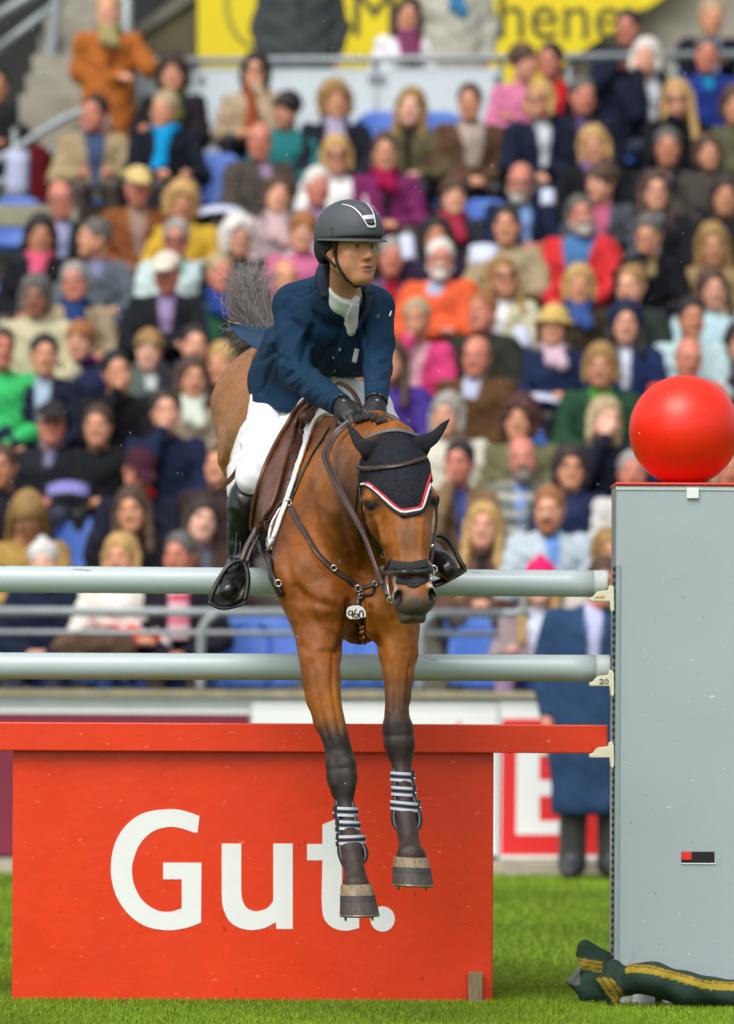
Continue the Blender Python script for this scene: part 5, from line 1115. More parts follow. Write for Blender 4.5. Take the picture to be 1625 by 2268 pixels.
# ================================================================== the crowd
SKIN = [np.array(lin(*c)) * 1.15 for c in ((206, 150, 124), (196, 138, 108), (214, 164, 142), (178, 120, 92), (188, 118, 98), (140, 96, 74))]
m_hair = mat('hair', attr=True, rough=.6, var=.3, scale=60, bump=.4, bscale=220); m_cloth = mat('cloth', attr=True, rough=.85, var=.14, scale=22, bump=.3, bscale=120, spec=.12)
m_glass = mat('dark_lens', lin(16, 15, 16), .15, .1, 10, coat=.6)
H = dict(bro=(74, 52, 38), dbr=(46, 34, 28), blk=(24, 21, 22), blo=(186, 150, 92), dbl=(150, 116, 66), gre=(150, 146, 140), whi=(214, 210, 204), dgr=(92, 88, 84), gin=(150, 96, 52), gbl=(172, 152, 116), red=(70, 34, 30))
def pick_row(y): 
    return min(range(12), key=lambda r: abs(ROW_TOP[r] - y))
NPER = [0]
def spectator(cx, yt, label, hair, hc_, sk, jac, inner=None, **o):
    NPER[0] += 1; rg = np.random.default_rng(1000 + NPER[0])
    skin = SKIN[sk % 6] * (1 + rg.normal(0, .04)); hcol = np.array(lin(*H[hc_])); jcol = np.array(lin(*jac)); jcol = jcol * .88 + jcol.mean() * .12; icol = jcol if inner is None else np.array(lin(*inner)); tro = np.array(lin(*o.get('tro', rg.choice([(34, 40, 58), (40, 40, 42), (60, 66, 84), (70, 62, 52), (26, 28, 34)]))))
    stand = o.get('stand'); lean = o.get('lean', 0.0)
    if stand: Y, fz = stand; Yh = Y - .02
    else: r = o.get('row', pick_row(yt)); Y, fz = ROW_Y(r), ROW_Z(r); Yh = Y - .06 - lean
    tp = P(cx, yt, Yh); zt = tp[2]; kid = o.get('kid', 1.0); hs = o.get('hs', 1.0) * kid * 1.06
    O = np.array([tp[0] + o.get('bx', 0) , Y, fz]); by = math.radians(o.get('by', rg.normal(0, 9))); RB = rotz(by)
    sit = zt - .25 * hs                                   # chin height; everything hangs from it
    sw = o.get('sw', 1.0) * kid * 1.07
    W = lambda x, y, z: np.array([O[0], O[1], 0]) + RB @ np.array([x, y, 0]) + np.array([0, 0, z])
    hy, hp, hr = math.radians(o.get('hy', rg.normal(0, 10))), math.radians(o.get('hp', rg.normal(2, 3))), math.radians(o.get('hr', rg.normal(0, 4)))
    HR = rotz(hy) @ rotx(hp) @ roty(hr); hc = np.array([tp[0], Yh, zt - .125 * hs])
    zs = sit - .045; nb = W(0, -.01 - lean * .8, zs + .02)
    if stand: ph = fz + .95; pel = W(0, 0, ph)
    else: ph = fz + .50; pel = W(0, .05, ph)
    # body: one continuous surface
    lo = np.array([O[0] - .48, O[1] - .72 - lean, fz - .02]); hi = np.array([O[0] + .48, O[1] + .32, zt + .03])
    B = Body(lo, hi, .0165); head_prims(B, hc, HR, hs, skin, False, nb)
    che = W(0, -.0 - lean * .5, zs - .13); B.chain([(nb, .055), (che, .10 * sw), (pel, .11 * sw)], .05, icol)
    hips = [W(s_ * .09, 0.02 if not stand else 0, ph) for s_ in (-1, 1)]
    for s_, hp_ in zip((-1, 1), hips):
        if stand: kn, an, to_ = W(s_ * .10, -.02, fz + .5), W(s_ * .11, .02, fz + .09), W(s_ * .13, -.13, fz + .04)
        else: kn, an, to_ = W(s_ * .12, -.42, fz + .50 + rg.normal(0, .01)), W(s_ * (.11 + rg.normal(0, .02)), -.38 + rg.normal(0, .03), fz + .09), W(s_ * .12, -.52, fz + .04)
        lw = o.get('legw', 1.0); B.chain([(hp_, .085 * sw), (kn, .062 * lw), (an, .045 * lw * lw), (to_, .038)], .03, tro)
    arms = {}
    pose = o.get('pose', rg.choice(['lap', 'lap', 'cross', 'knee']))
    face = hc + HR @ np.array([0, -.10, -.085])
    for s_ in (-1, 1):
        sh = W(s_ * .175 * sw, .0 - lean * .75, zs - .055); 
        if pose == 'cross': el, wr = W(s_ * .25 * sw, -.09 - lean, zs - .33), W(-s_ * .06, -.24 - lean, zs - .29 + s_ * .03)
        elif pose == 'knee': el, wr = W(s_ * .25 * sw, -.08 - lean, zs - .32), W(s_ * .12, -.33, max(ph + .10, zs - .46))
        elif pose == 'hold': el, wr = W(s_ * .24 * sw, -.10 - lean, zs - .31), W(s_ * .09, -.32 - lean, zs - .30)
        elif pose in ('chin', 'chinl') and s_ == (-1 if pose == 'chin' else 1): el, wr = W(s_ * .17 * sw, -.22 - lean, zs - .27), face + np.array([s_ * .035, -.01, -.05])
        elif pose == 'both': el, wr = W(s_ * .22 * sw, -.24 - lean, zs - .24), face + np.array([s_ * .05, -.02, -.05])
        elif pose == 'down': el, wr = W(s_ * .24 * sw, .02, zs - .31), W(s_ * .23 * sw, -.06, zs - .55)
        elif pose == 'rail': el, wr = (W(.30, -.10, zs - .26), W(.42, -.16, zs - .27)) if s_ > 0 else (W(-.22, .02, zs - .30), W(.05, -.16, zs - .33))
        else: el, wr = W(s_ * .24 * sw, -.06 - lean, zs - .33), W(s_ * .05, -.27, max(ph + .08, zs - .47))
        dv = wr - el; hnd = wr + dv / np.linalg.norm(dv) * .075; arms[s_] = (sh, el, wr, hnd)
        B.chain([(sh, .05), (el, .04), (wr, .028)], .02, icol); B.cone(wr, hnd, .03, .030, .012, col=skin); B.cone(hnd, hnd + (hnd - wr) * .55 + np.array([0, 0, -.012]), .028, .018, .012, col=skin); B.cone(wr * .4 + hnd * .6, hnd + np.array([-s_ * .035, -.01, .012]), .016, .011, .008, col=skin)
    brow = hcol * .55 if hc_ not in ('whi', 'gre') else hcol * .75
    person = B.make('person', m_skin, None, skin, .010, recolor=lambda V, C: face_paint(V, C, hc, HR, hs, skin, brow, eye=(.03, .025, .02), white=skin * .75))
    tag(person, label, 'person', o.get('group', 'spectators in the stand'))
    # jacket
    Jb = Body(lo, hi, .0195); jw = o.get('jw', 1.0) * sw * 1.06
    XA = RB @ np.array([1., 0, 0])
    Jb.cone(che, W(0, .04 if not stand else 0, ph + .02 - (.28 if stand else 0)), .132 * jw, .150 * jw, .05, col=jcol, flat=(XA, .78))
    Jb.cone(W(-.12 * sw, -lean * .75, zs - .05), W(.12 * sw, -lean * .75, zs - .05), .068, .068, .05, col=jcol); Jb.cone(nb + np.array([0, .01, .0]), che, .066, .12 * jw, .04, col=jcol)
    for s_ in (-1, 1):
        sh, el, wr, hnd = arms[s_]; Jb.chain([(sh, .070 * jw), (el, .060 * jw), (wr, .044)], .025, jcol)
    if o.get('coat'): [Jb.cone(W(s_ * .05, 0, ph + .05), W(s_ * .075, -.02, fz + o['coat']), .145, .16, .05, col=jcol) for s_ in (-1, 1)]; Jb.plane(W(0, 0, fz + o['coat'] - .08), (0, 0, -1), .01)
    if o.get('hood'): Jb.cone(nb + np.array([-.07, .05, .03]), nb + np.array([.07, .05, .03]), .06, .06, .04, col=jcol)
    da = .35 if o.get('coat') else 1.0
    Jb.disp(lambda X, Yy, Z: da * .008 * np.sin(Z * 34 + 11 * X + NPER[0]) * np.sin(X * 27 + Yy * 23 + NPER[0] * 2) + da * .005 * np.sin(Z * 70 + X * 44 + NPER[0]))
    vw = o.get('v', .5); vl = o.get('vl', .34)
    def jpaint(V, C):
        L = (V - np.array([O[0], O[1], 0])) @ RB; dz = (zs + .03) - L[:, 2]; fr = (L[:, 1] < -.03 - lean * .4) & (dz < vl) 
        nr = np.min([np.linalg.norm(V - (arms[s_][1] * (1 - t) + arms[s_][2] * t), axis=1) for s_ in (-1, 1) for t in (0, .33, .66, 1)], 0)
        w_ = np.clip((vw * (.13 - .22 * dz) - np.abs(L[:, 0]) + .0) / .012, 0, 1) * fr * (nr > .075)
        if inner is not None: C = mixc(C, w_, icol)
        if 'sleeve' in o: C = mixc(C, (nr < .075) * 1.0, np.array(lin(*o['sleeve'])))
        if 'stripe' in o: C = mixc(C, (np.sin(L[:, 2] * 60) > .4) * .6, np.array(lin(*o['stripe'])))
        return C * (1 + .10 * vnoise(V, 12, NPER[0])[:, None])
    Jb.make(o.get('garment', 'jacket'), m_cloth, person, jcol, recolor=jpaint)
    # hair
    T = lambda *p: hc + HR @ (np.array(p) * hs)
    if hair != 'none':
        Hb = Body(hc - np.array([.24, .24, .48]), hc + np.array([.24, .24, .22]), .0135)
        if hair == 'bald':
            for s_ in (-1, 1): Hb.cone(T(s_ * .070, .00, .01), T(s_ * .045, .085, .0), .022, .030, .02)
            Hb.cone(T(-.045, .085, .0), T(.045, .085, .0), .03, .03, .02)
        else:
            th = dict(short=.009, bob=.02, long=.018, curly=.036, bun=.008, boy=.018)[hair]
            Hb.ell(T(0, .022, .042), (np.array([.080, .098, .090]) + th) * hs, HR, k=.01)
            if hair in ('bob', 'long', 'curly'):
                ln = dict(bob=-.085, long=-.27, curly=-.07)[hair] * o.get('hl', 1)
                for s_ in (-1, 1):
                    w0 = .034 if hair != 'curly' else .05
                    Hb.cone(T(s_ * .086, .012, .02), T(s_ * (.090 if hair != 'long' else .105), -.01 if hair != 'long' else -.05, ln), w0, w0 * (.8 if hair != 'long' else .9), .02)
                Hb.cone(T(0, .07, .02), T(0, .075, max(ln, -.13)), .075, .07, .03)
            if hair == 'bun': Hb.ell(T(0, .12, .05), np.array([.04, .04, .04]) * hs, HR, k=.02)
            if hair in ('short', 'boy'): Hb.plane(T(0, 0, -.055), HR @ np.array([0, .3, -1.0]), .012)
            # face opening
            fl_ = dict(short=.066, bob=.052, long=.064, curly=.052, bun=.072, boy=.044)[hair]
            Hb.ell(T(0, -.125, -.03 + (fl_ - .055)), np.array([.074 if hair in ('bob', 'long') else .070, .096, .108]) * hs, HR, k=.012, sub=True)
            Hb.ell(T(0, -.07, -.12), np.array([.070, .10, .075]) * hs, HR, k=.012, sub=True)
            if hair == 'boy': Hb.cone(T(-.05, -.085, .06), T(.05, -.085, .05), .02, .016, .02)
        if 'hat' in o and o['hat'][0] != 'hood': Hb.plane(T(0, 0, .035), HR @ np.array([0, 0, 1.]), .01)
        Hb.disp(lambda X, Yy, Z: (.012 if hair == 'curly' else .004) * np.sin(X * 90 + Yy * 40) * np.sin(Z * 80 + X * 30))
        Hb.make('hair', m_hair, person, hcol, recolor=lambda V, C: np.tile(hcol, (len(V), 1)) * (1 + .3 * vnoise(V * np.array([2.2, 2.2, .7]), 22, NPER[0])[:, None]))
    if 'beard' in o:
        bcol = np.array(lin(*o['beard'])); Q = Body(hc - .17, hc + .15, .012)
        Q.cone(T(-.055, -.02, -.06), T(0, -.080, -.115), .034, .040, .02); Q.cone(T(.055, -.02, -.06), T(0, -.080, -.115), .034, .040, .02); Q.cone(T(-.03, -.104, -.050), T(.03, -.104, -.050), .014, .014, .01)
        Q.make('beard', m_hair, person, bcol, recolor=lambda V, C: np.tile(bcol, (len(V), 1)))
    if 'scarf' in o:
        sc_ = np.array(lin(*o['scarf'])); Q = Body(nb - np.array([.2, .25, .36]), nb + np.array([.2, .2, .14]), .016)
        for a in np.linspace(0, 2 * math.pi, 9)[:-1]: Q.cone(nb + np.array([.075 * math.cos(a), .07 * math.sin(a) - .01, .025]), nb + np.array([.075 * math.cos(a + .79), .07 * math.sin(a + .79) - .01, .025]), .036, .036, .012)
        tl = o.get('tail', .18)
        if tl: Q.cone(nb + np.array([.02, -.10, -.01]), nb + np.array([.05 * o.get('ts', 1), -.135 - lean * .3, -tl]), .045, .050, .02); Q.cone(nb + np.array([-.03, -.10, -.01]), nb + np.array([-.02, -.14 - lean * .3, -tl * .8]), .04, .045, .02)
        def sp(V, C):
            C = np.tile(sc_, (len(V), 1)) * (1 + .15 * vnoise(V, 30, 2)[:, None]); return mixc(C, (np.sin(V[:, 2] * 95) > .3) * .8, np.array(lin(*o['scarf2']))) if 'scarf2' in o else C
        Q.make('scarf', m_cloth, person, sc_, recolor=sp)
    if 'glasses' in o:
        dark = o['glasses'] == 'sun'
        for s_ in (-1, 1):
            c = T(s_ * .033, -.108, .001); Q = Body(c - .04, c + .04, .007); Q.ell(c, np.array([.025, .007, .019 if dark else .016]) * hs, HR, k=.002)
            if not dark: Q.ell(c, np.array([.020, .02, .0115]) * hs, HR, k=.002, sub=True)
            Q.make('sunglass_lens' if dark else 'glasses_rim', m_glass, person, base=(.01, .01, .01))
        tube('glasses_bridge', [T(-.080, -.02, .005), T(-.056, -.100, .006), T(.056, -.100, .006), T(.080, -.02, .005)], .0038, m_glass, person, 5)
    if 'hat' in o:
        kind, hcl = o['hat']; hcl = np.array(lin(*hcl)); Q = Body(hc - np.array([.26, .30, .14]), hc + np.array([.26, .26, .24]), .0125)
        if kind == 'cap':
            Q.ell(T(0, .015, .055), np.array([.096, .112, .085]) * hs, HR, k=.01); Q.plane(T(0, 0, .045), HR @ np.array([0, 0, -1.]), .01); Q.ell(T(0, -.115, .045), np.array([.078, .085, .013]) * hs, HR @ rotx(.18), k=.012)
        elif kind == 'straw':
            Q.ell(T(0, .015, .06), np.array([.094, .108, .085]) * hs, HR, k=.01); Q.plane(T(0, 0, .03), HR @ np.array([0, 0, -1.]), .01); Q.ell(T(0, .01, .025), np.array([.145, .155, .018]) * hs, HR, k=.015)
        elif kind == 'knit': Q.ell(T(0, .02, .055), np.array([.098, .114, .098]) * hs, HR, k=.01); Q.plane(T(0, 0, .02), HR @ np.array([0, .25, -1.]), .01); Q.ell(T(0, .02, .15), .03 * hs, k=.01)
        elif kind == 'hood':
            Q.ell(T(0, .03, .02), np.array([.118, .128, .138]) * hs, HR, k=.01); Q.ell(T(0, -.10, -.02), np.array([.072, .13, .115]) * hs, HR, k=.012, sub=True)
        Q.make('hat' if kind != 'hood' else 'hood', m_cloth, person, hcl, recolor=lambda V, C: np.tile(hcl, (len(V), 1)) * (1 + .06 * vnoise(V, 20, 5)[:, None]))
    if 'glow' in o: pass
    return person, O, r if not stand else None
S_ = spectator
WY = WALK_Y0
SEATED = []
def sit(*a, **k):
    p, O, r = S_(*a, **k); SEATED.append((O, r, k.get('short') or p['label'])); return p
# people standing on the upper walkway and stairs
S_(240, -14, 'person in mustard orange coat leaning on the upper railing', 'short', 'blo', 0, (176, 96, 10), (120, 60, 30), stand=(WY - .35, WALK_Z - .55), pose='rail', scarf=(150, 140, 96), tail=.1, by=10, hy=-8, tro=(16, 16, 18), group='people standing at the upper railing')
S_(665, -118, 'person in dark grey zipped coat standing before the yellow sign, head out of frame', 'short', 'bro', 1, (66, 72, 74), (40, 44, 46), stand=(WY + .35, WALK_Z), pose='down', v=.25, jw=1.25, sw=1.12, by=0, group='people standing at the upper railing', hood=1)
S_(905, -4, 'person in open white jacket over magenta top standing behind the pale panels', 'long', 'dbr', 1, (220, 222, 228), (168, 20, 110), stand=(WY + .35, WALK_Z - .12), pose='lap', v=.9, scarf=(120, 60, 90), tail=.2, by=5, group='people standing at the upper railing')
S_(1010, -112, 'person in cream cardigan with blue lanyard standing before the sign', 'short', 'gre', 1, (176, 176, 160), None, stand=(WY + .35, WALK_Z), pose='down', scarf=(60, 120, 160), tail=.22, jw=1.15, by=-6, group='people standing at the upper railing')
S_(1390, 22, 'person in dark navy jacket behind the railing below the wall', 'short', 'dbr', 4, (28, 36, 58), None, stand=(WY + .35, WALK_Z - .15), pose='lap', hy=-20, group='people standing at the upper railing')
S_(1575, 0, 'person in black jacket with pale sleeve behind the railing, top right', 'short', 'gbl', 1, (26, 30, 42), (150, 160, 190), stand=(WY + .35, WALK_Z - .1), pose='lap', group='people standing at the upper railing')
S_(-8, 150, 'dark clothed person at the left edge on the stairs', 'short', 'blk', 3, (34, 36, 40), None, stand=(WY + .2, WALK_Z - .75), pose='hold', group='people standing at the upper railing')
# seated spectators, top rows first
sit(1430, 88, 'spectator in navy jacket and white shirt covering the mouth below the railing', 'bob', 'whi', 0, (22, 28, 46), (206, 208, 214), pose='chin', lean=.05, hy=-10)
sit(1565, 80, 'spectator in royal blue sweater with turquoise collar', 'short', 'dgr', 4, (18, 48, 130), (20, 130, 170), hp=4, pose='lap', v=.35, vl=.12)
sit(1500, 180, 'spectator in black top with sunglasses under the royal blue sweater', 'long', 'blo', 1, (22, 24, 30), None, glasses='sun', pose='chin', hl=1.1)
sit(1628, 192, 'spectator in olive coat cut off by the right edge', 'bob', 'bro', 1, (86, 86, 60), None)
sit(1195, 183, 'spectator in navy jacket and white shirt with sunglasses, below the pink jacket', 'bob', 'blo', 1, (24, 32, 54), (196, 204, 214), glasses='sun', v=.5)
sit(1290, 174, 'spectator in dark blue anorak and lilac scarf, tall, right of the sunglasses', 'short', 'dgr', 4, (22, 28, 46), (92, 70, 110), jw=1.15, v=.3, vl=.15)
sit(1160, 100, 'spectator in pink jacket leaning towards a neighbour in red and black', 'boy', 'bro', 0, (206, 108, 150), None, hy=35, bx=-.02, sw=.86)
sit(1218, 96, 'spectator in black and red jacket leaning towards the pink jacket', 'short', 'blk', 4, (36, 30, 36), (190, 30, 40), hy=-25, v=.6, bx=.05, sw=.86)
sit(1040, 186, 'spectator in brown tweed jacket, beige pullover and blue shirt', 'short', 'bro', 1, (88, 62, 42), (168, 152, 140), hy=-10, v=.85, jw=1.1)
sit(910, 197, 'spectator in olive coat seated before the pale panel', 'long', 'dbl', 2, (88, 84, 56), (40, 34, 30), hl=1.5, hy=-8, v=.4)
sit(742, 184, 'spectator in dark jacket and lilac scarf left of the olive coat', 'curly', 'dbl', 1, (30, 36, 46), None, scarf=(160, 150, 176), hy=8)
sit(635, 206, 'spectator in teal pullover looking aside', 'boy', 'blk', 1, (16, 112, 116), None, hy=-45, hp=10, hs=.95)
sit(566, 118, 'spectator in beige coat and rust scarf holding a hand to the mouth', 'bob', 'blk', 1, (170, 148, 116), (190, 170, 140), glasses='sun', scarf=(150, 76, 44), ts=-1, tail=.32, pose='chinl')
sit(382, 124, 'spectator in dark coat and olive scarf behind the bright blue scarf', 'curly', 'dbr', 1, (34, 30, 34), None, scarf=(92, 96, 40))
sit(365, 204, 'spectator in dark navy jacket with a bright blue scarf', 'short', 'gbl', 1, (24, 30, 42), None, scarf=(20, 150, 214), tail=.3, ts=-1.2, hy=-30)
sit(210, 211, 'spectator in open beige jacket over a slate blue shirt', 'short', 'dbr', 4, (160, 140, 102), (66, 80, 110), v=.75, vl=.45, jw=1.15, hy=-25, hr=6)
sit(575, 271, 'spectator in brown-grey pullover with a lilac shirt collar', 'bald', 'bro', 4, (76, 68, 62), (150, 130, 160), v=.4, vl=.12, jw=1.1)
sit(745, 303, 'spectator in white jacket wearing sunglasses', 'bob', 'blo', 1, (222, 224, 222), None, glasses='sun')
sit(852, 297, 'spectator in purple cardigan and magenta scarf', 'bun', 'bro', 1, (120, 28, 92), (40, 30, 40), scarf=(150, 20, 70), tail=.1, pose='lap')
sit(703, 372, 'spectator in pale jacket with a lilac shirt beside the white jacket', 'short', 'whi', 4, (190, 190, 200), (140, 120, 160), hy=20)
sit(615, 391, 'spectator in pale pink scarf and jacket near the rider\'s helmet', 'bob', 'bro', 0, (170, 146, 150), None, scarf=(196, 170, 172), hy=10)
sit(305, 372, 'spectator in beige cap and rust brown jacket', 'short', 'gre', 4, (132, 74, 30), (150, 126, 112), hat=('cap', (204, 182, 122)), v=.6, hp=6)
sit(402, 408, 'spectator in bright yellow jacket', 'curly', 'blo', 1, (214, 172, 8), None, hy=10, hs=.97)
sit(135, 399, 'spectator in dark green jacket with glasses and lilac shirt', 'bald', 'gre', 4, (28, 44, 42), (150, 150, 186), glasses='clear', v=.5)
sit(90, 478, 'spectator in pink scarf and black jacket', 'bob', 'blk', 3, (24, 26, 34), None, scarf=(222, 96, 128), tail=.36, ts=-1.5)
sit(208, 485, 'spectator in grey pullover turned to the left', 'short', 'dgr', 1, (92, 102, 112), (120, 124, 160), hy=-62, jw=1.1, v=.4, vl=.12)
sit(390, 487, 'spectator in pale mint jacket with dark glasses', 'short', 'gre', 4, (190, 212, 210), (120, 170, 150), glasses='sun', jw=1.15, v=.4, vl=.1)
sit(528, 483, 'spectator in black jacket seated left of the rider\'s helmet', 'curly', 'whi', 0, (24, 26, 32), None, glasses='clear', hs=.98)
sit(672, 472, 'spectator in pale rose top partly behind the helmet', 'boy', 'gin', 0, (200, 96, 140), None)
sit(632, 574, 'spectator in dark pullover partly hidden by the rider\'s shoulder', 'bald', 'bro', 1, (40, 44, 54), None)
sit(868, 528, 'spectator in lilac and red top right of the helmet', 'short', 'gre', 4, (96, 70, 110), (150, 30, 50), row=7)
sit(370, 562, 'spectator in white cap and black jacket with checked shirt', 'short', 'gre', 4, (30, 32, 38), (150, 130, 170), hat=('cap', (214, 206, 190)), v=.5, jw=1.15, hp=8, pose='cross')
sit(165, 582, 'spectator in beige jacket with a navy blue scarf', 'short', 'gre', 4, (164, 146, 116), None, glasses='clear', scarf=(38, 60, 108), tail=.16)
sit(80, 612, 'spectator in cream jacket at the left below the pink scarf', 'bob', 'dgr', 5, (190, 184, 148), None, hp=8, row=5)
sit(487, 563, 'spectator in navy and green patterned jacket near the horse\'s tail', 'short', 'gbl', 4, (30, 44, 66), (40, 90, 60), v=.6, hy=20, scarf=(40, 60, 130), tail=.12)
sit(2, 726, 'spectator in bright green jacket at the left edge', 'short', 'bro', 4, (40, 190, 100), None, hy=15, v=.3, row=4)
sit(98, 741, 'spectator in navy jacket with pale blue shirt and purple collar', 'short', 'blk', 1, (26, 32, 52), (158, 178, 198), v=.5, vl=.45, jw=.98, hy=8)
sit(177, 714, 'spectator in navy and purple jacket', 'boy', 'gin', 0, (36, 44, 78), None, scarf=(78, 34, 90), tail=0, hs=.95, hy=-15)
sit(258, 777, 'spectator in black jacket resting the chin on a hand', 'short', 'blk', 1, (28, 28, 32), None, pose='chin', hy=18, hr=-8, lean=.08)
sit(330, 734, 'spectator in grey-green hooded jacket', 'boy', 'dbl', 2, (84, 96, 88), (190, 196, 196), hood=1, hs=.95, v=.35, vl=.12, row=5)
sit(430, 722, 'spectator in charcoal jacket behind the white and green scarf', 'bun', 'dbr', 0, (46, 46, 56), None, hs=.95, row=5)
sit(427, 792, 'spectator with white and green scarf in a beige jacket', 'long', 'bro', 1, (150, 136, 116), None, scarf=(206, 214, 200), tail=.14, hy=10)
sit(492, 763, 'spectator in dark coat half hidden behind the horse\'s quarters', 'bob', 'blo', 1, (60, 44, 38), None, hy=-20, row=5)
sit(366, 866, 'spectator in plain navy pullover with bare neck', 'bun', 'dbr', 0, (28, 38, 66), None, pose='chin', hy=8, hr=-5)
sit(217, 898, 'spectator in black anorak beside the peaked cap', 'short', 'bro', 1, (26, 28, 32), None, hy=-8, hs=.97)
sit(115, 892, 'spectator in black jacket with dark peaked cap and sunglasses', 'short', 'blk', 4, (34, 36, 42), (120, 120, 150), hat=('cap', (48, 48, 50)), glasses='sun', v=.3, vl=.12)
sit(4, 985, 'spectator in dark jacket at the left edge below the navy jacket', 'short', 'bro', 3, (36, 34, 42), None)
sit(308, 998, 'spectator in dark red cap looking down, red collar on a navy jacket', 'short', 'bro', 4, (32, 34, 52), (206, 32, 32), hat=('cap', (66, 34, 46)), hp=28, lean=.10, hy=15, v=.5, vl=.1, scarf=(206, 34, 30), tail=0)
sit(486, 985, 'spectator in brown jacket just left of the rider\'s knee', 'bun', 'bro', 1, (60, 46, 44), None, hs=.95)
sit(292, 1082, 'spectator in black jacket seated above the red sleeves', 'long', 'bro', 1, (24, 26, 32), None, hl=.9)
sit(447, 1104, 'spectator in brown coat left of the riding boot', 'bob', 'dbr', 2, (76, 56, 44), (90, 96, 110), hy=12, hr=10, v=.3)
sit(62, 1094, 'spectator in mustard coat bent forward, face hidden', 'long', 'dbl', 1, (172, 136, 62), None, hp=55, lean=.2, hl=1.0, jw=1.1)
sit(97, 1203, 'small spectator in white knitted hat and navy coat in the front row', 'none', 'whi', 2, (24, 34, 56), None, hat=('knit', (206, 204, 202)), kid=.92, row=0)
sit(268, 1186, 'front row spectator in white top with red sleeves', 'bob', 'blo', 1, (228, 222, 214), None, sleeve=(206, 40, 38), row=0, tro=(40, 60, 110), v=.4, garment='pullover')
sit(398, 1180, 'front row spectator with pink and white checked scarf', 'short', 'dgr', 4, (34, 32, 42), None, scarf=(206, 70, 110), scarf2=(226, 206, 214), tail=.42, ts=.4, row=0)
# right of the rider
sit(1005, 394, 'spectator in charcoal jacket and crimson scarf', 'boy', 'bro', 0, (46, 44, 50), None, scarf=(160, 44, 70), tail=.14)
sit(968, 484, 'spectator in dark plum jacket above the orange pullover', 'bob', 'blk', 3, (44, 34, 58), None)
sit(1152, 361, 'spectator in navy jacket with light blue shirt and glasses', 'bald', 'gre', 4, (24, 36, 62), (120, 150, 200), beard=(176, 170, 160), glasses='clear', v=.45, pose='hold')
sit(1315, 282, 'spectator in black jacket with lilac scarf', 'bob', 'blo', 1, (22, 24, 30), None, scarf=(130, 100, 140), tail=.1, hy=-6)
sit(1332, 362, 'spectator in grey jacket over a blue and pink top, turned left', 'boy', 'bro', 0, (70, 76, 84), (180, 90, 120), hy=-48, hp=8)
sit(1478, 285, 'spectator in black jacket above the black coat with white collar', 'short', 'dgr', 3, (28, 30, 36), (110, 96, 96), v=.25, vl=.1)
sit(1450, 381, 'spectator in black coat with white collar and glasses', 'long', 'bro', 0, (26, 30, 36), (180, 186, 190), glasses='clear', v=.5, hl=1.2)
sit(1606, 392, 'spectator in black fleece at the right edge under the grey hood', 'bob', 'dbr', 1, (34, 32, 34), None)
sit(1566, 300, 'spectator in dark grey-brown coat, right of the black jacket', 'bob', 'bro', 1, (74, 68, 62), None, hs=.9)
sit(1122, 457, 'spectator in khaki jacket holding a white sheet', 'short', 'dbr', 1, (164, 148, 112), None, jw=1.12, hy=-10, pose='hold')
sit(1286, 434, 'spectator in red jacket over a blue shirt', 'short', 'dgr', 4, (206, 20, 30), (70, 112, 160), beard=(176, 172, 164), v=1.0, vl=.3, jw=1.15, hy=8)
sit(1436, 476, 'spectator in black jacket leaning the head on a hand', 'short', 'dgr', 1, (22, 24, 30), (172, 150, 110), pose='chin', hp=22, lean=.1, v=.5, vl=.14, hy=-15)
sit(1578, 498, 'spectator in sand coloured top at the right edge', 'long', 'dbl', 1, (150, 126, 84), None, hp=15, hl=1.4)
sit(975, 531, 'spectator in bright orange pullover over a pale collared shirt', 'short', 'whi', 4, (222, 84, 20), (166, 166, 192), beard=(206, 200, 194), glasses='clear', v=.55, vl=.1, jw=1.2, pose='cross')
sit(1112, 571, 'spectator in cream jacket with sunglasses and white shirt', 'long', 'dbl', 1, (196, 192, 160), (220, 224, 226), glasses='sun', hy=12, v=.6, pose='hold')
sit(1282, 590, 'spectator in dark brown coat with a denim blue scarf', 'bob', 'blo', 1, (66, 56, 42), None, scarf=(58, 84, 144), tail=.12, hs=.96)
sit(1397, 589, 'spectator in bottle green jacket right of the denim blue scarf', 'bun', 'dbl', 0, (44, 52, 48), (120, 120, 124), hy=-25, hp=8, v=.3, vl=.1)
sit(1577, 596, 'spectator in pale aqua top at the right side', 'long', 'bro', 0, (176, 212, 220), None, hl=.7)
sit(922, 662, 'spectator in hot pink cardigan covering the mouth', 'short', 'gbl', 3, (214, 40, 116), (226, 178, 190), pose='chin', v=.9, hy=-12, lean=.05)
sit(1068, 648, 'spectator in dark olive jacket turned to the left', 'short', 'gin', 4, (48, 50, 42), None, hy=-30, jw=1.15)
sit(1226, 679, 'spectator in straw hat and navy jacket with pale pink scarf', 'bob', 'bro', 1, (28, 44, 78), None, hat=('straw', (202, 172, 104)), scarf=(206, 178, 190), tail=.1, jw=1.1, pose='hold')
sit(1386, 671, 'spectator in hooded navy jacket with a white zip', 'long', 'blk', 0, (28, 44, 88), (196, 202, 216), hat=('hood', (30, 40, 72)), v=.35, vl=.3, hl=.7)
sit(1530, 661, 'spectator in pale grey-blue jacket above the orange-red jacket', 'short', 'blk', 3, (170, 196, 200), (40, 30, 36), hy=12, v=.4, vl=.1)
sit(1525, 747, 'spectator in orange-red jacket behind the red ball', 'bald', 'gre', 4, (206, 64, 32), (120, 80, 70), hp=12, lean=.05, v=.6)
sit(1640, 716, 'spectator in dark maroon coat at the right edge above the ball', 'bob', 'dbr', 1, (52, 36, 52), None, jw=1.25)
sit(1055, 744, 'spectator in brown corduroy jacket with pale blue shirt', 'bald', 'bro', 4, (90, 62, 34), (176, 184, 208), v=.5, vl=.13, jw=1.2)
sit(1330, 765, 'spectator in green jacket over a bright green top', 'bob', 'dbl', 1, (36, 72, 50), (70, 140, 50), v=.7, vl=.14)
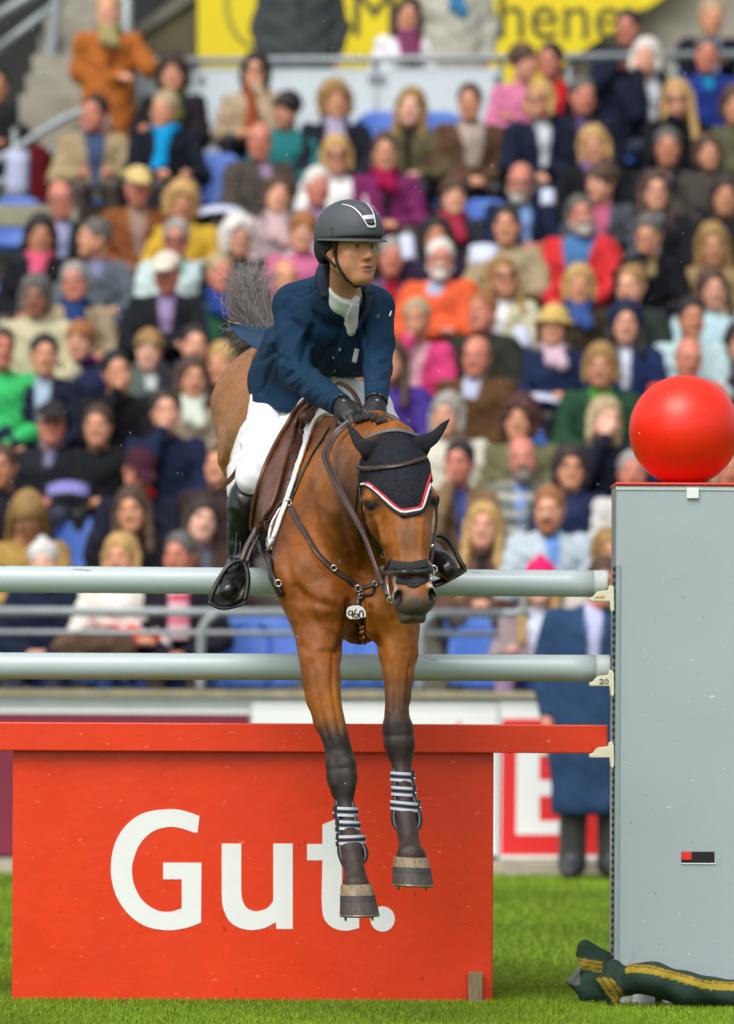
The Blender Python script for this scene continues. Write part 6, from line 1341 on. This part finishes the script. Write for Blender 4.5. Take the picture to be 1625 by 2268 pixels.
sit(866, 757, 'spectator in purple jacket partly behind the rider\'s sleeve', 'long', 'bro', 1, (70, 44, 140), None, hy=-10)
sit(990, 874, 'spectator in cream jacket seated above the horse\'s right-hand ear', 'bob', 'gre', 0, (206, 202, 184), None, hy=-18, jw=1.15)
sit(1152, 883, 'spectator in olive jacket with a grey shirt', 'curly', 'red', 1, (110, 108, 72), (150, 156, 166), v=.5)
sit(1340, 883, 'spectator in dark navy knit covering the mouth with a hand', 'bob', 'gbl', 2, (30, 34, 52), None, pose='chin', hl=1.5, lean=.05)
sit(1016, 977, 'spectator in brown jacket propping the face on a fist', 'short', 'blk', 4, (132, 104, 72), (70, 84, 150), pose='chin', v=.4, lean=.06)
sit(1156, 966, 'spectator in patterned white and green jacket', 'bald', 'gre', 4, (112, 118, 108), (120, 146, 200), stripe=(206, 202, 190), v=.4, beard=(120, 116, 110))
sit(1262, 988, 'spectator in blue-black jacket next to the grey wing', 'bob', 'dbr', 1, (36, 48, 84), None, glasses='clear', jw=1.1, hy=5)
sit(1216, 1079, 'spectator in light grey pullover with blue shirt collar', 'short', 'gin', 0, (178, 194, 206), (110, 150, 214), beard=(150, 92, 60), v=.45, vl=.2, jw=1.15, hy=-12, garment='pullover')
sit(1070, 1117, 'spectator in brown jacket beside the boot toe', 'long', 'blo', 0, (96, 68, 58), (40, 34, 36), hl=1.5, v=.4)
sit(1352, 1176, 'spectator in pale top half hidden by the grey wing', 'bob', 'dbl', 1, (196, 190, 180), None)
sit(1400, 1000, 'spectator in white jacket mostly behind the ball and wing', 'short', 'gre', 4, (204, 204, 198), None)
sit(1618, 990, 'spectator in grey coat right of the ball', 'bob', 'gbl', 4, (90, 84, 78), None)
sit(1196, 1246, 'small spectator in pink hat and mauve cardigan in the front row', 'long', 'blo', 2, (156, 138, 140), (190, 200, 220), hat=('knit', (226, 40, 104)), kid=.92, hl=1.3, row=0, pose='knee', v=.5, tro=(190, 160, 196))
# steward standing at the boards
S_(1338, 1236, 'steward in long blue coat and grey trousers standing beside the grey wing', 'short', 'bro', 4, (38, 68, 106), (180, 184, 220), stand=(11.1, 0.0), pose='down', coat=.44, bx=-.06, legw=1.3, jw=1.1, sw=1.05, tro=(58, 60, 62), v=.42, vl=.3, by=0, hy=-5, group='people beside the arena')
# ------------------------------------------------------------------ blue plastic seats: one beneath each person and the empty ones
m_seat = mat('blue_seat_plastic', lin(58, 102, 186), .45, .08, 8)
def seat_mesh():
    prof = [(-.24, .40), (-.20, .43), (-.05, .425), (.10, .415), (.17, .43), (.205, .50), (.225, .60), (.245, .70), (.262, .78), (.272, .815)]
    V = []; n = 13
    for lay in (0, 1):
        for i, (y, z) in enumerate(prof):
            hw = .225 if i < 7 else (.225, .215, .185)[i - 7] * (.98 if i < 9 else .86)
            for j in range(n):
                u = -1 + 2 * j / (n - 1); cup = .03 * u * u; dy = -cup if i > 4 else 0; dz = cup if i <= 4 else 0
                if i >= 7: dz -= .05 * u ** 4
                V.append((u * hw, y + dy + lay * (.012 if i > 4 else 0), z + dz - lay * (.012 if i <= 4 else 0)))
    k = len(prof) * n; F = []
    for i in range(len(prof) - 1):
        for j in range(n - 1):
            a = i * n + j; F.append((a, a + 1, a + n + 1, a + n)); F.append((k + a, k + a + n, k + a + n + 1, k + a + 1))
        for a in (i * n, i * n + n - 1): F.append((a, a + n, k + a + n, k + a))
    for j in range(n - 1):
        for a in (j, (len(prof) - 1) * n + j): F.append((a, a + 1, k + a + 1, k + a))
    me = bpy.data.meshes.new('seat_shell'); me.from_pydata(V, [], F); me.update(); me.materials.append(m_seat); me.shade_smooth(); return me
def bracket_mesh():
    bm = bmesh.new(); box_bm(bm, (-.03, .10, .0), (.03, .16, .41), .004); box_bm(bm, (-.16, .08, .385), (.16, .18, .409), .004); me = bpy.data.meshes.new('bracket'); bm.to_mesh(me); bm.free(); me.materials.append(m_steel); return me
SM, BM = seat_mesh(), bracket_mesh()
def seat(x, Y, z, label):
    o = empty('stadium_seat', (x, Y + .06, z)); tag(o, label, 'seat', 'blue stadium seats')
    for nm, me in (('seat_shell', SM), ('bracket', BM)):
        c = bpy.data.objects.new(nm, me); COL.objects.link(c); c.parent = o
for O, r, lb in SEATED: seat(O[0], O[1], O[2], 'blue seat under the ' + lb[:1].lower() + ' '.join(lb[1:].split()[:11]))
def vacant(px, py, r, label):                 # picture point of the back's top centre
    p = P(px, py, ROW_Y(r) + .33); seat(p[0], ROW_Y(r), ROW_Z(r), label)
for px, py, r, lb in ((590, 1388, 0, 'empty blue seat in the front row below the horse\'s belly'), (1075, 1388, 0, 'empty blue seat in the front row right of the fore legs'), (520, 1388, 0, 'empty blue seat in the front row behind the railing post'), (850, 1388, 0, 'empty blue seat between the fore legs'), (760, 1388, 0, 'empty blue seat behind the left fore leg'),
                      (198, 1168, 2, 'empty blue seat beside the mustard coat'), (1232, 955, 4, 'empty blue seat above the blue-black jacket'), (482, 372, 10, 'empty blue seat under the upper panels on the left'), (38, 478, 9, 'empty blue seat at the left edge under the parapet'), (1070, 452, 9, 'empty blue seat left of the khaki jacket'),
                      (845, 268, 11, 'empty blue seat below the pale panels'), (972, 268, 11, 'empty blue seat below the panels near the tweed jacket'), (15, 660, 7, 'empty blue seat at the left edge beside the pink scarf')):
    vacant(px, py, r, lb)
# ------------------------------------------------------------------ things held or set down
m_paper = mat('paper', lin(196, 202, 224), .7, .04, 20)
def paper(px, py, Y, w_, h_, tilt, label, m=None, yaw=0.):
    c = P(px, py, Y); n = 5; V = []; 
    R_ = rotz(yaw) @ rotx(tilt)
    for i in range(n):
        for j in range(n):
            u, v = (i / (n - 1) - .5), (j / (n - 1) - .5); V.append(c + R_ @ np.array([u * w_, .03 * (u * u * 4), v * h_]))
    F = [(i * n + j, i * n + j + 1, (i + 1) * n + j + 1, (i + 1) * n + j) for i in range(n - 1) for j in range(n - 1)]
    o = mesh('paper_sheet', V, F, m or m_paper, None, True); s_ = o.modifiers.new('thick', 'SOLIDIFY'); s_.thickness = .003; tag(o, label, 'paper')
paper(1072, 560, ROW_Y(7) - .45, .2, .16, -.6, 'white sheet held by the spectator in khaki')
paper(1160, 745, ROW_Y(6) - .40, .12, .16, -.5, 'small white sheet in the hands of the cream jacket', yaw=.3)
paper(1190, 878, ROW_Y(5) - .45, .3, .14, -1.2, 'white programme on the lap below the straw hat')
paper(150, 1078, ROW_Y(3) - .5, .26, .14, -1.0, 'lilac magazine held low by the black anorak', mat('lilac_paper', lin(130, 126, 190), .5, .1, 12))
paper(905, 545, ROW_Y(7) - .45, .10, .2, -.5, 'pale blue sheet just right of the helmet', yaw=.2)
paper(490, 462, ROW_Y(9) - .4, .30, .12, -1.1, 'white sheet lying beside the grey-brown pullover')
paper(1213, 435, ROW_Y(8) - .4, .10, .12, -.4, 'white cup shaped sheet before the navy jacket')
paper(38, 384, WY - .95, .17, .34, -.1, 'white sheet hanging at the left edge by the stairs', mat('pale_blue_paper', lin(170, 176, 206), .6, .05, 12))
bg_ = Body(P(85, 380, WY - .8) - np.array([.2, .2, .45]), P(85, 380, WY - .8) + np.array([.2, .2, .35]), .02); bg_.cone(P(85, 350, WY - .8), P(88, 450, WY - .8), .10, .13, .05)
bg_.disp(lambda X, Y, Z: .006 * np.sin(Z * 40) * np.sin(X * 40)); o = bg_.make('figure', m_cloth, None, recolor=lambda V, C: np.tile(np.array(lin(86, 16, 24)), (len(V), 1))); tag(o, 'dark red rucksack standing behind the parapet at the left', 'figure')  # plain headless form standing in for a person in dark red
bg_ = Body(P(205, 1420, 12.75) - np.array([.3, .2, .16]), P(205, 1420, 12.75) + np.array([.3, .2, .16]), .014)
for x, y, r_ in ((150, 1432, 30), (180, 1424, 32), (210, 1420, 34), (240, 1422, 34), (268, 1430, 30)): bg_.ell(P(x, y, 12.75), np.array([r_ * 1.2, r_, r_]) / S(12.75), k=.03)
bg_.disp(lambda X, Y, Z: .008 * np.sin(Z * 60 + X * 30) * np.sin(X * 55)); o = bg_.make('brown_bag', m_cloth, None, recolor=lambda V, C: np.tile(np.array(lin(120, 94, 78)), (len(V), 1)) * (1 + .25 * vnoise(V, 20, 3)[:, None])); tag(o, 'rumpled brown blanket on the lap behind the lower rail', 'bag')  # soft lumps standing for a brown bag in the front row
# ================================================================== sandbag over the foot of the wing, rain
m_green = mat('green_canvas', attr=True, rough=.8, var=.25, scale=24, bump=.35, bscale=140)
GRN, GRD, YEL, YBR, GRY = (np.array(lin(*c)) for c in ((26, 54, 40), (16, 28, 24), (160, 140, 26), (90, 68, 22), (96, 102, 98)))
YG = -.24
sbg = Body(P(1480, 2170, YG) - np.array([.42, .18, .16]), P(1480, 2170, YG) + np.array([.55, .16, .16]), .0075)
def sg_(a, b, k=.03, f=None): sbg.cone(q(*a)[0], q(*b)[0], q(*a)[1], q(*b)[1], k, flat=f)
UY = (np.array([0, 1., 0]), .75)
sg_((1400, 2168, YG, 34), (1450, 2168, YG, 35), .03, UY); sg_((1450, 2168, YG, 35), (1520, 2192, YG, 36), .03, UY); sg_((1520, 2192, YG, 36), (1640, 2204, YG, 32), .03, UY); sg_((1640, 2204, YG, 32), (1720, 2190, YG, 38), .03, UY)
sg_((1392, 2172, YG, 24), (1370, 2185, YG - .01, 22), .02); sg_((1360, 2146, YG, 22), (1345, 2180, YG - .02, 24), .02); sg_((1345, 2180, YG - .02, 22), (1362, 2228, YG - .02, 12), .02)
sbg.disp(lambda X, Y, Z: .003 * np.sin(X * 45 + Z * 30) * np.sin(Z * 60 + Y * 30))
def sandpaint(V, C):
    p = to_px(V); C = np.tile(GRN, (len(V), 1)) * (1 + .18 * vnoise(V, 16, 2)[:, None])
    yc = np.interp(p[:, 0], [1360, 1390, 1440, 1500, 1560, 1640, 1720], [2150, 2140, 2142, 2158, 2176, 2180, 2172]); band = np.abs(p[:, 1] - yc - 4)
    C = mixc(C, (band < 10) & (p[:, 0] > 1385), YEL); C = mixc(C, (np.abs(p[:, 1] - yc + 6) < 1.6) & (p[:, 0] > 1385), YBR * .6); C = mixc(C, (np.abs(p[:, 1] - yc + 0.5) < 1.2) & (p[:, 0] > 1385), YBR)
    d = (p[:, 0] - 1340) * .75 + (p[:, 1] - 2170) * -.55; C = mixc(C, (np.abs(d) < 14) & (p[:, 0] < 1385) & (p[:, 1] > 2165), YEL * .8); C = mixc(C, (np.abs(np.abs(d) - 6) < 2) & (p[:, 0] < 1385) & (p[:, 1] > 2165), YBR)
    return C
sandbag = sbg.make('sandbag', m_green, None, GRN, recolor=sandpaint); tag(sandbag, 'dark green sandbag with yellow webbing lying on the foot of the wing', 'sandbag')
# its rear half standing up on the far side of the wing
sb2 = Body(P(1310, 2150, .1) - np.array([.16, .2, .17]), P(1310, 2150, .1) + np.array([.20, .2, .17]), .0075)
def sg2(a, b, k=.02, f=None): sb2.cone(q(*a)[0], q(*b)[0], q(*a)[1], q(*b)[1], k, flat=f)
FY = (np.array([0, 1., 0]), 1.3)
sg2((1294, 2092, .02, 13), (1352, 2122, .05, 12), .02, FY); sg2((1290, 2110, .02, 16), (1350, 2140, .04, 22), .02, FY); sg2((1300, 2140, 0, 20), (1352, 2160, .04, 24), .02, FY); sg2((1306, 2200, -.02, 26), (1345, 2190, .0, 26), .02, FY); sg2((1292, 2180, -.02, 20), (1318, 2170, 0, 24), .02, FY)
sg2((1268, 2170, -.03, 9), (1292, 2138, -.02, 7), .012, FY); sg2((1264, 2174, -.03, 9), (1294, 2206, -.03, 10), .012, FY)
sb2.disp(lambda X, Y, Z: .0028 * np.sin(X * 60 + Z * 40) * np.sin(Z * 70 + Y * 30))
def paint2(V, C):
    p = to_px(V); C = np.tile(GRN, (len(V), 1)) * (1 + .2 * vnoise(V, 18, 4)[:, None]); d = p[:, 1] - 2138 - (p[:, 0] - 1310) * .18
    C = mixc(C, (np.abs(d) < 12) & (p[:, 0] < 1335), YEL * .8); C = mixc(C, (np.abs(np.abs(d) - 5) < 1.7) & (p[:, 0] < 1335), YBR)
    C = mixc(C, (p[:, 0] < 1284) & (p[:, 1] > 2140) & (p[:, 1] < 2180), GRY); return C
o = sb2.make('bag_rear_half', m_green, sandbag, GRN, recolor=paint2)
strap_pts = [P(1330, 2155, YG - .05), P(1345, 2170, YG - .062), P(1352, 2190, YG - .06)]
# fine rain drops hanging in the air
g_ = np.random.default_rng(5); bm = bmesh.new(); Vr = []; Fr = []
for i in range(220):
    Y = g_.uniform(-4.5, 9); p = P(g_.uniform(0, 1625), g_.uniform(0, 1900), Y); r_ = g_.uniform(.001, .002); n0 = len(Vr)
    Vr += [p + np.array(v) * r_ for v in ((1, 0, 0), (-1, 0, 0), (0, 1, 0), (0, -1, 0), (0, 0, 1.3), (0, 0, -1.3))]
    Fr += [(n0 + a, n0 + b, n0 + c) for a, b, c in ((0, 2, 4), (2, 1, 4), (1, 3, 4), (3, 0, 4), (2, 0, 5), (1, 2, 5), (3, 1, 5), (0, 3, 5))]
o = mesh('raindrops', Vr, Fr, mat('water_drop', lin(245, 248, 250), .1, .0, 5), None, True); tag(o, 'fine raindrops falling through the air', 'rain', None, 'stuff')
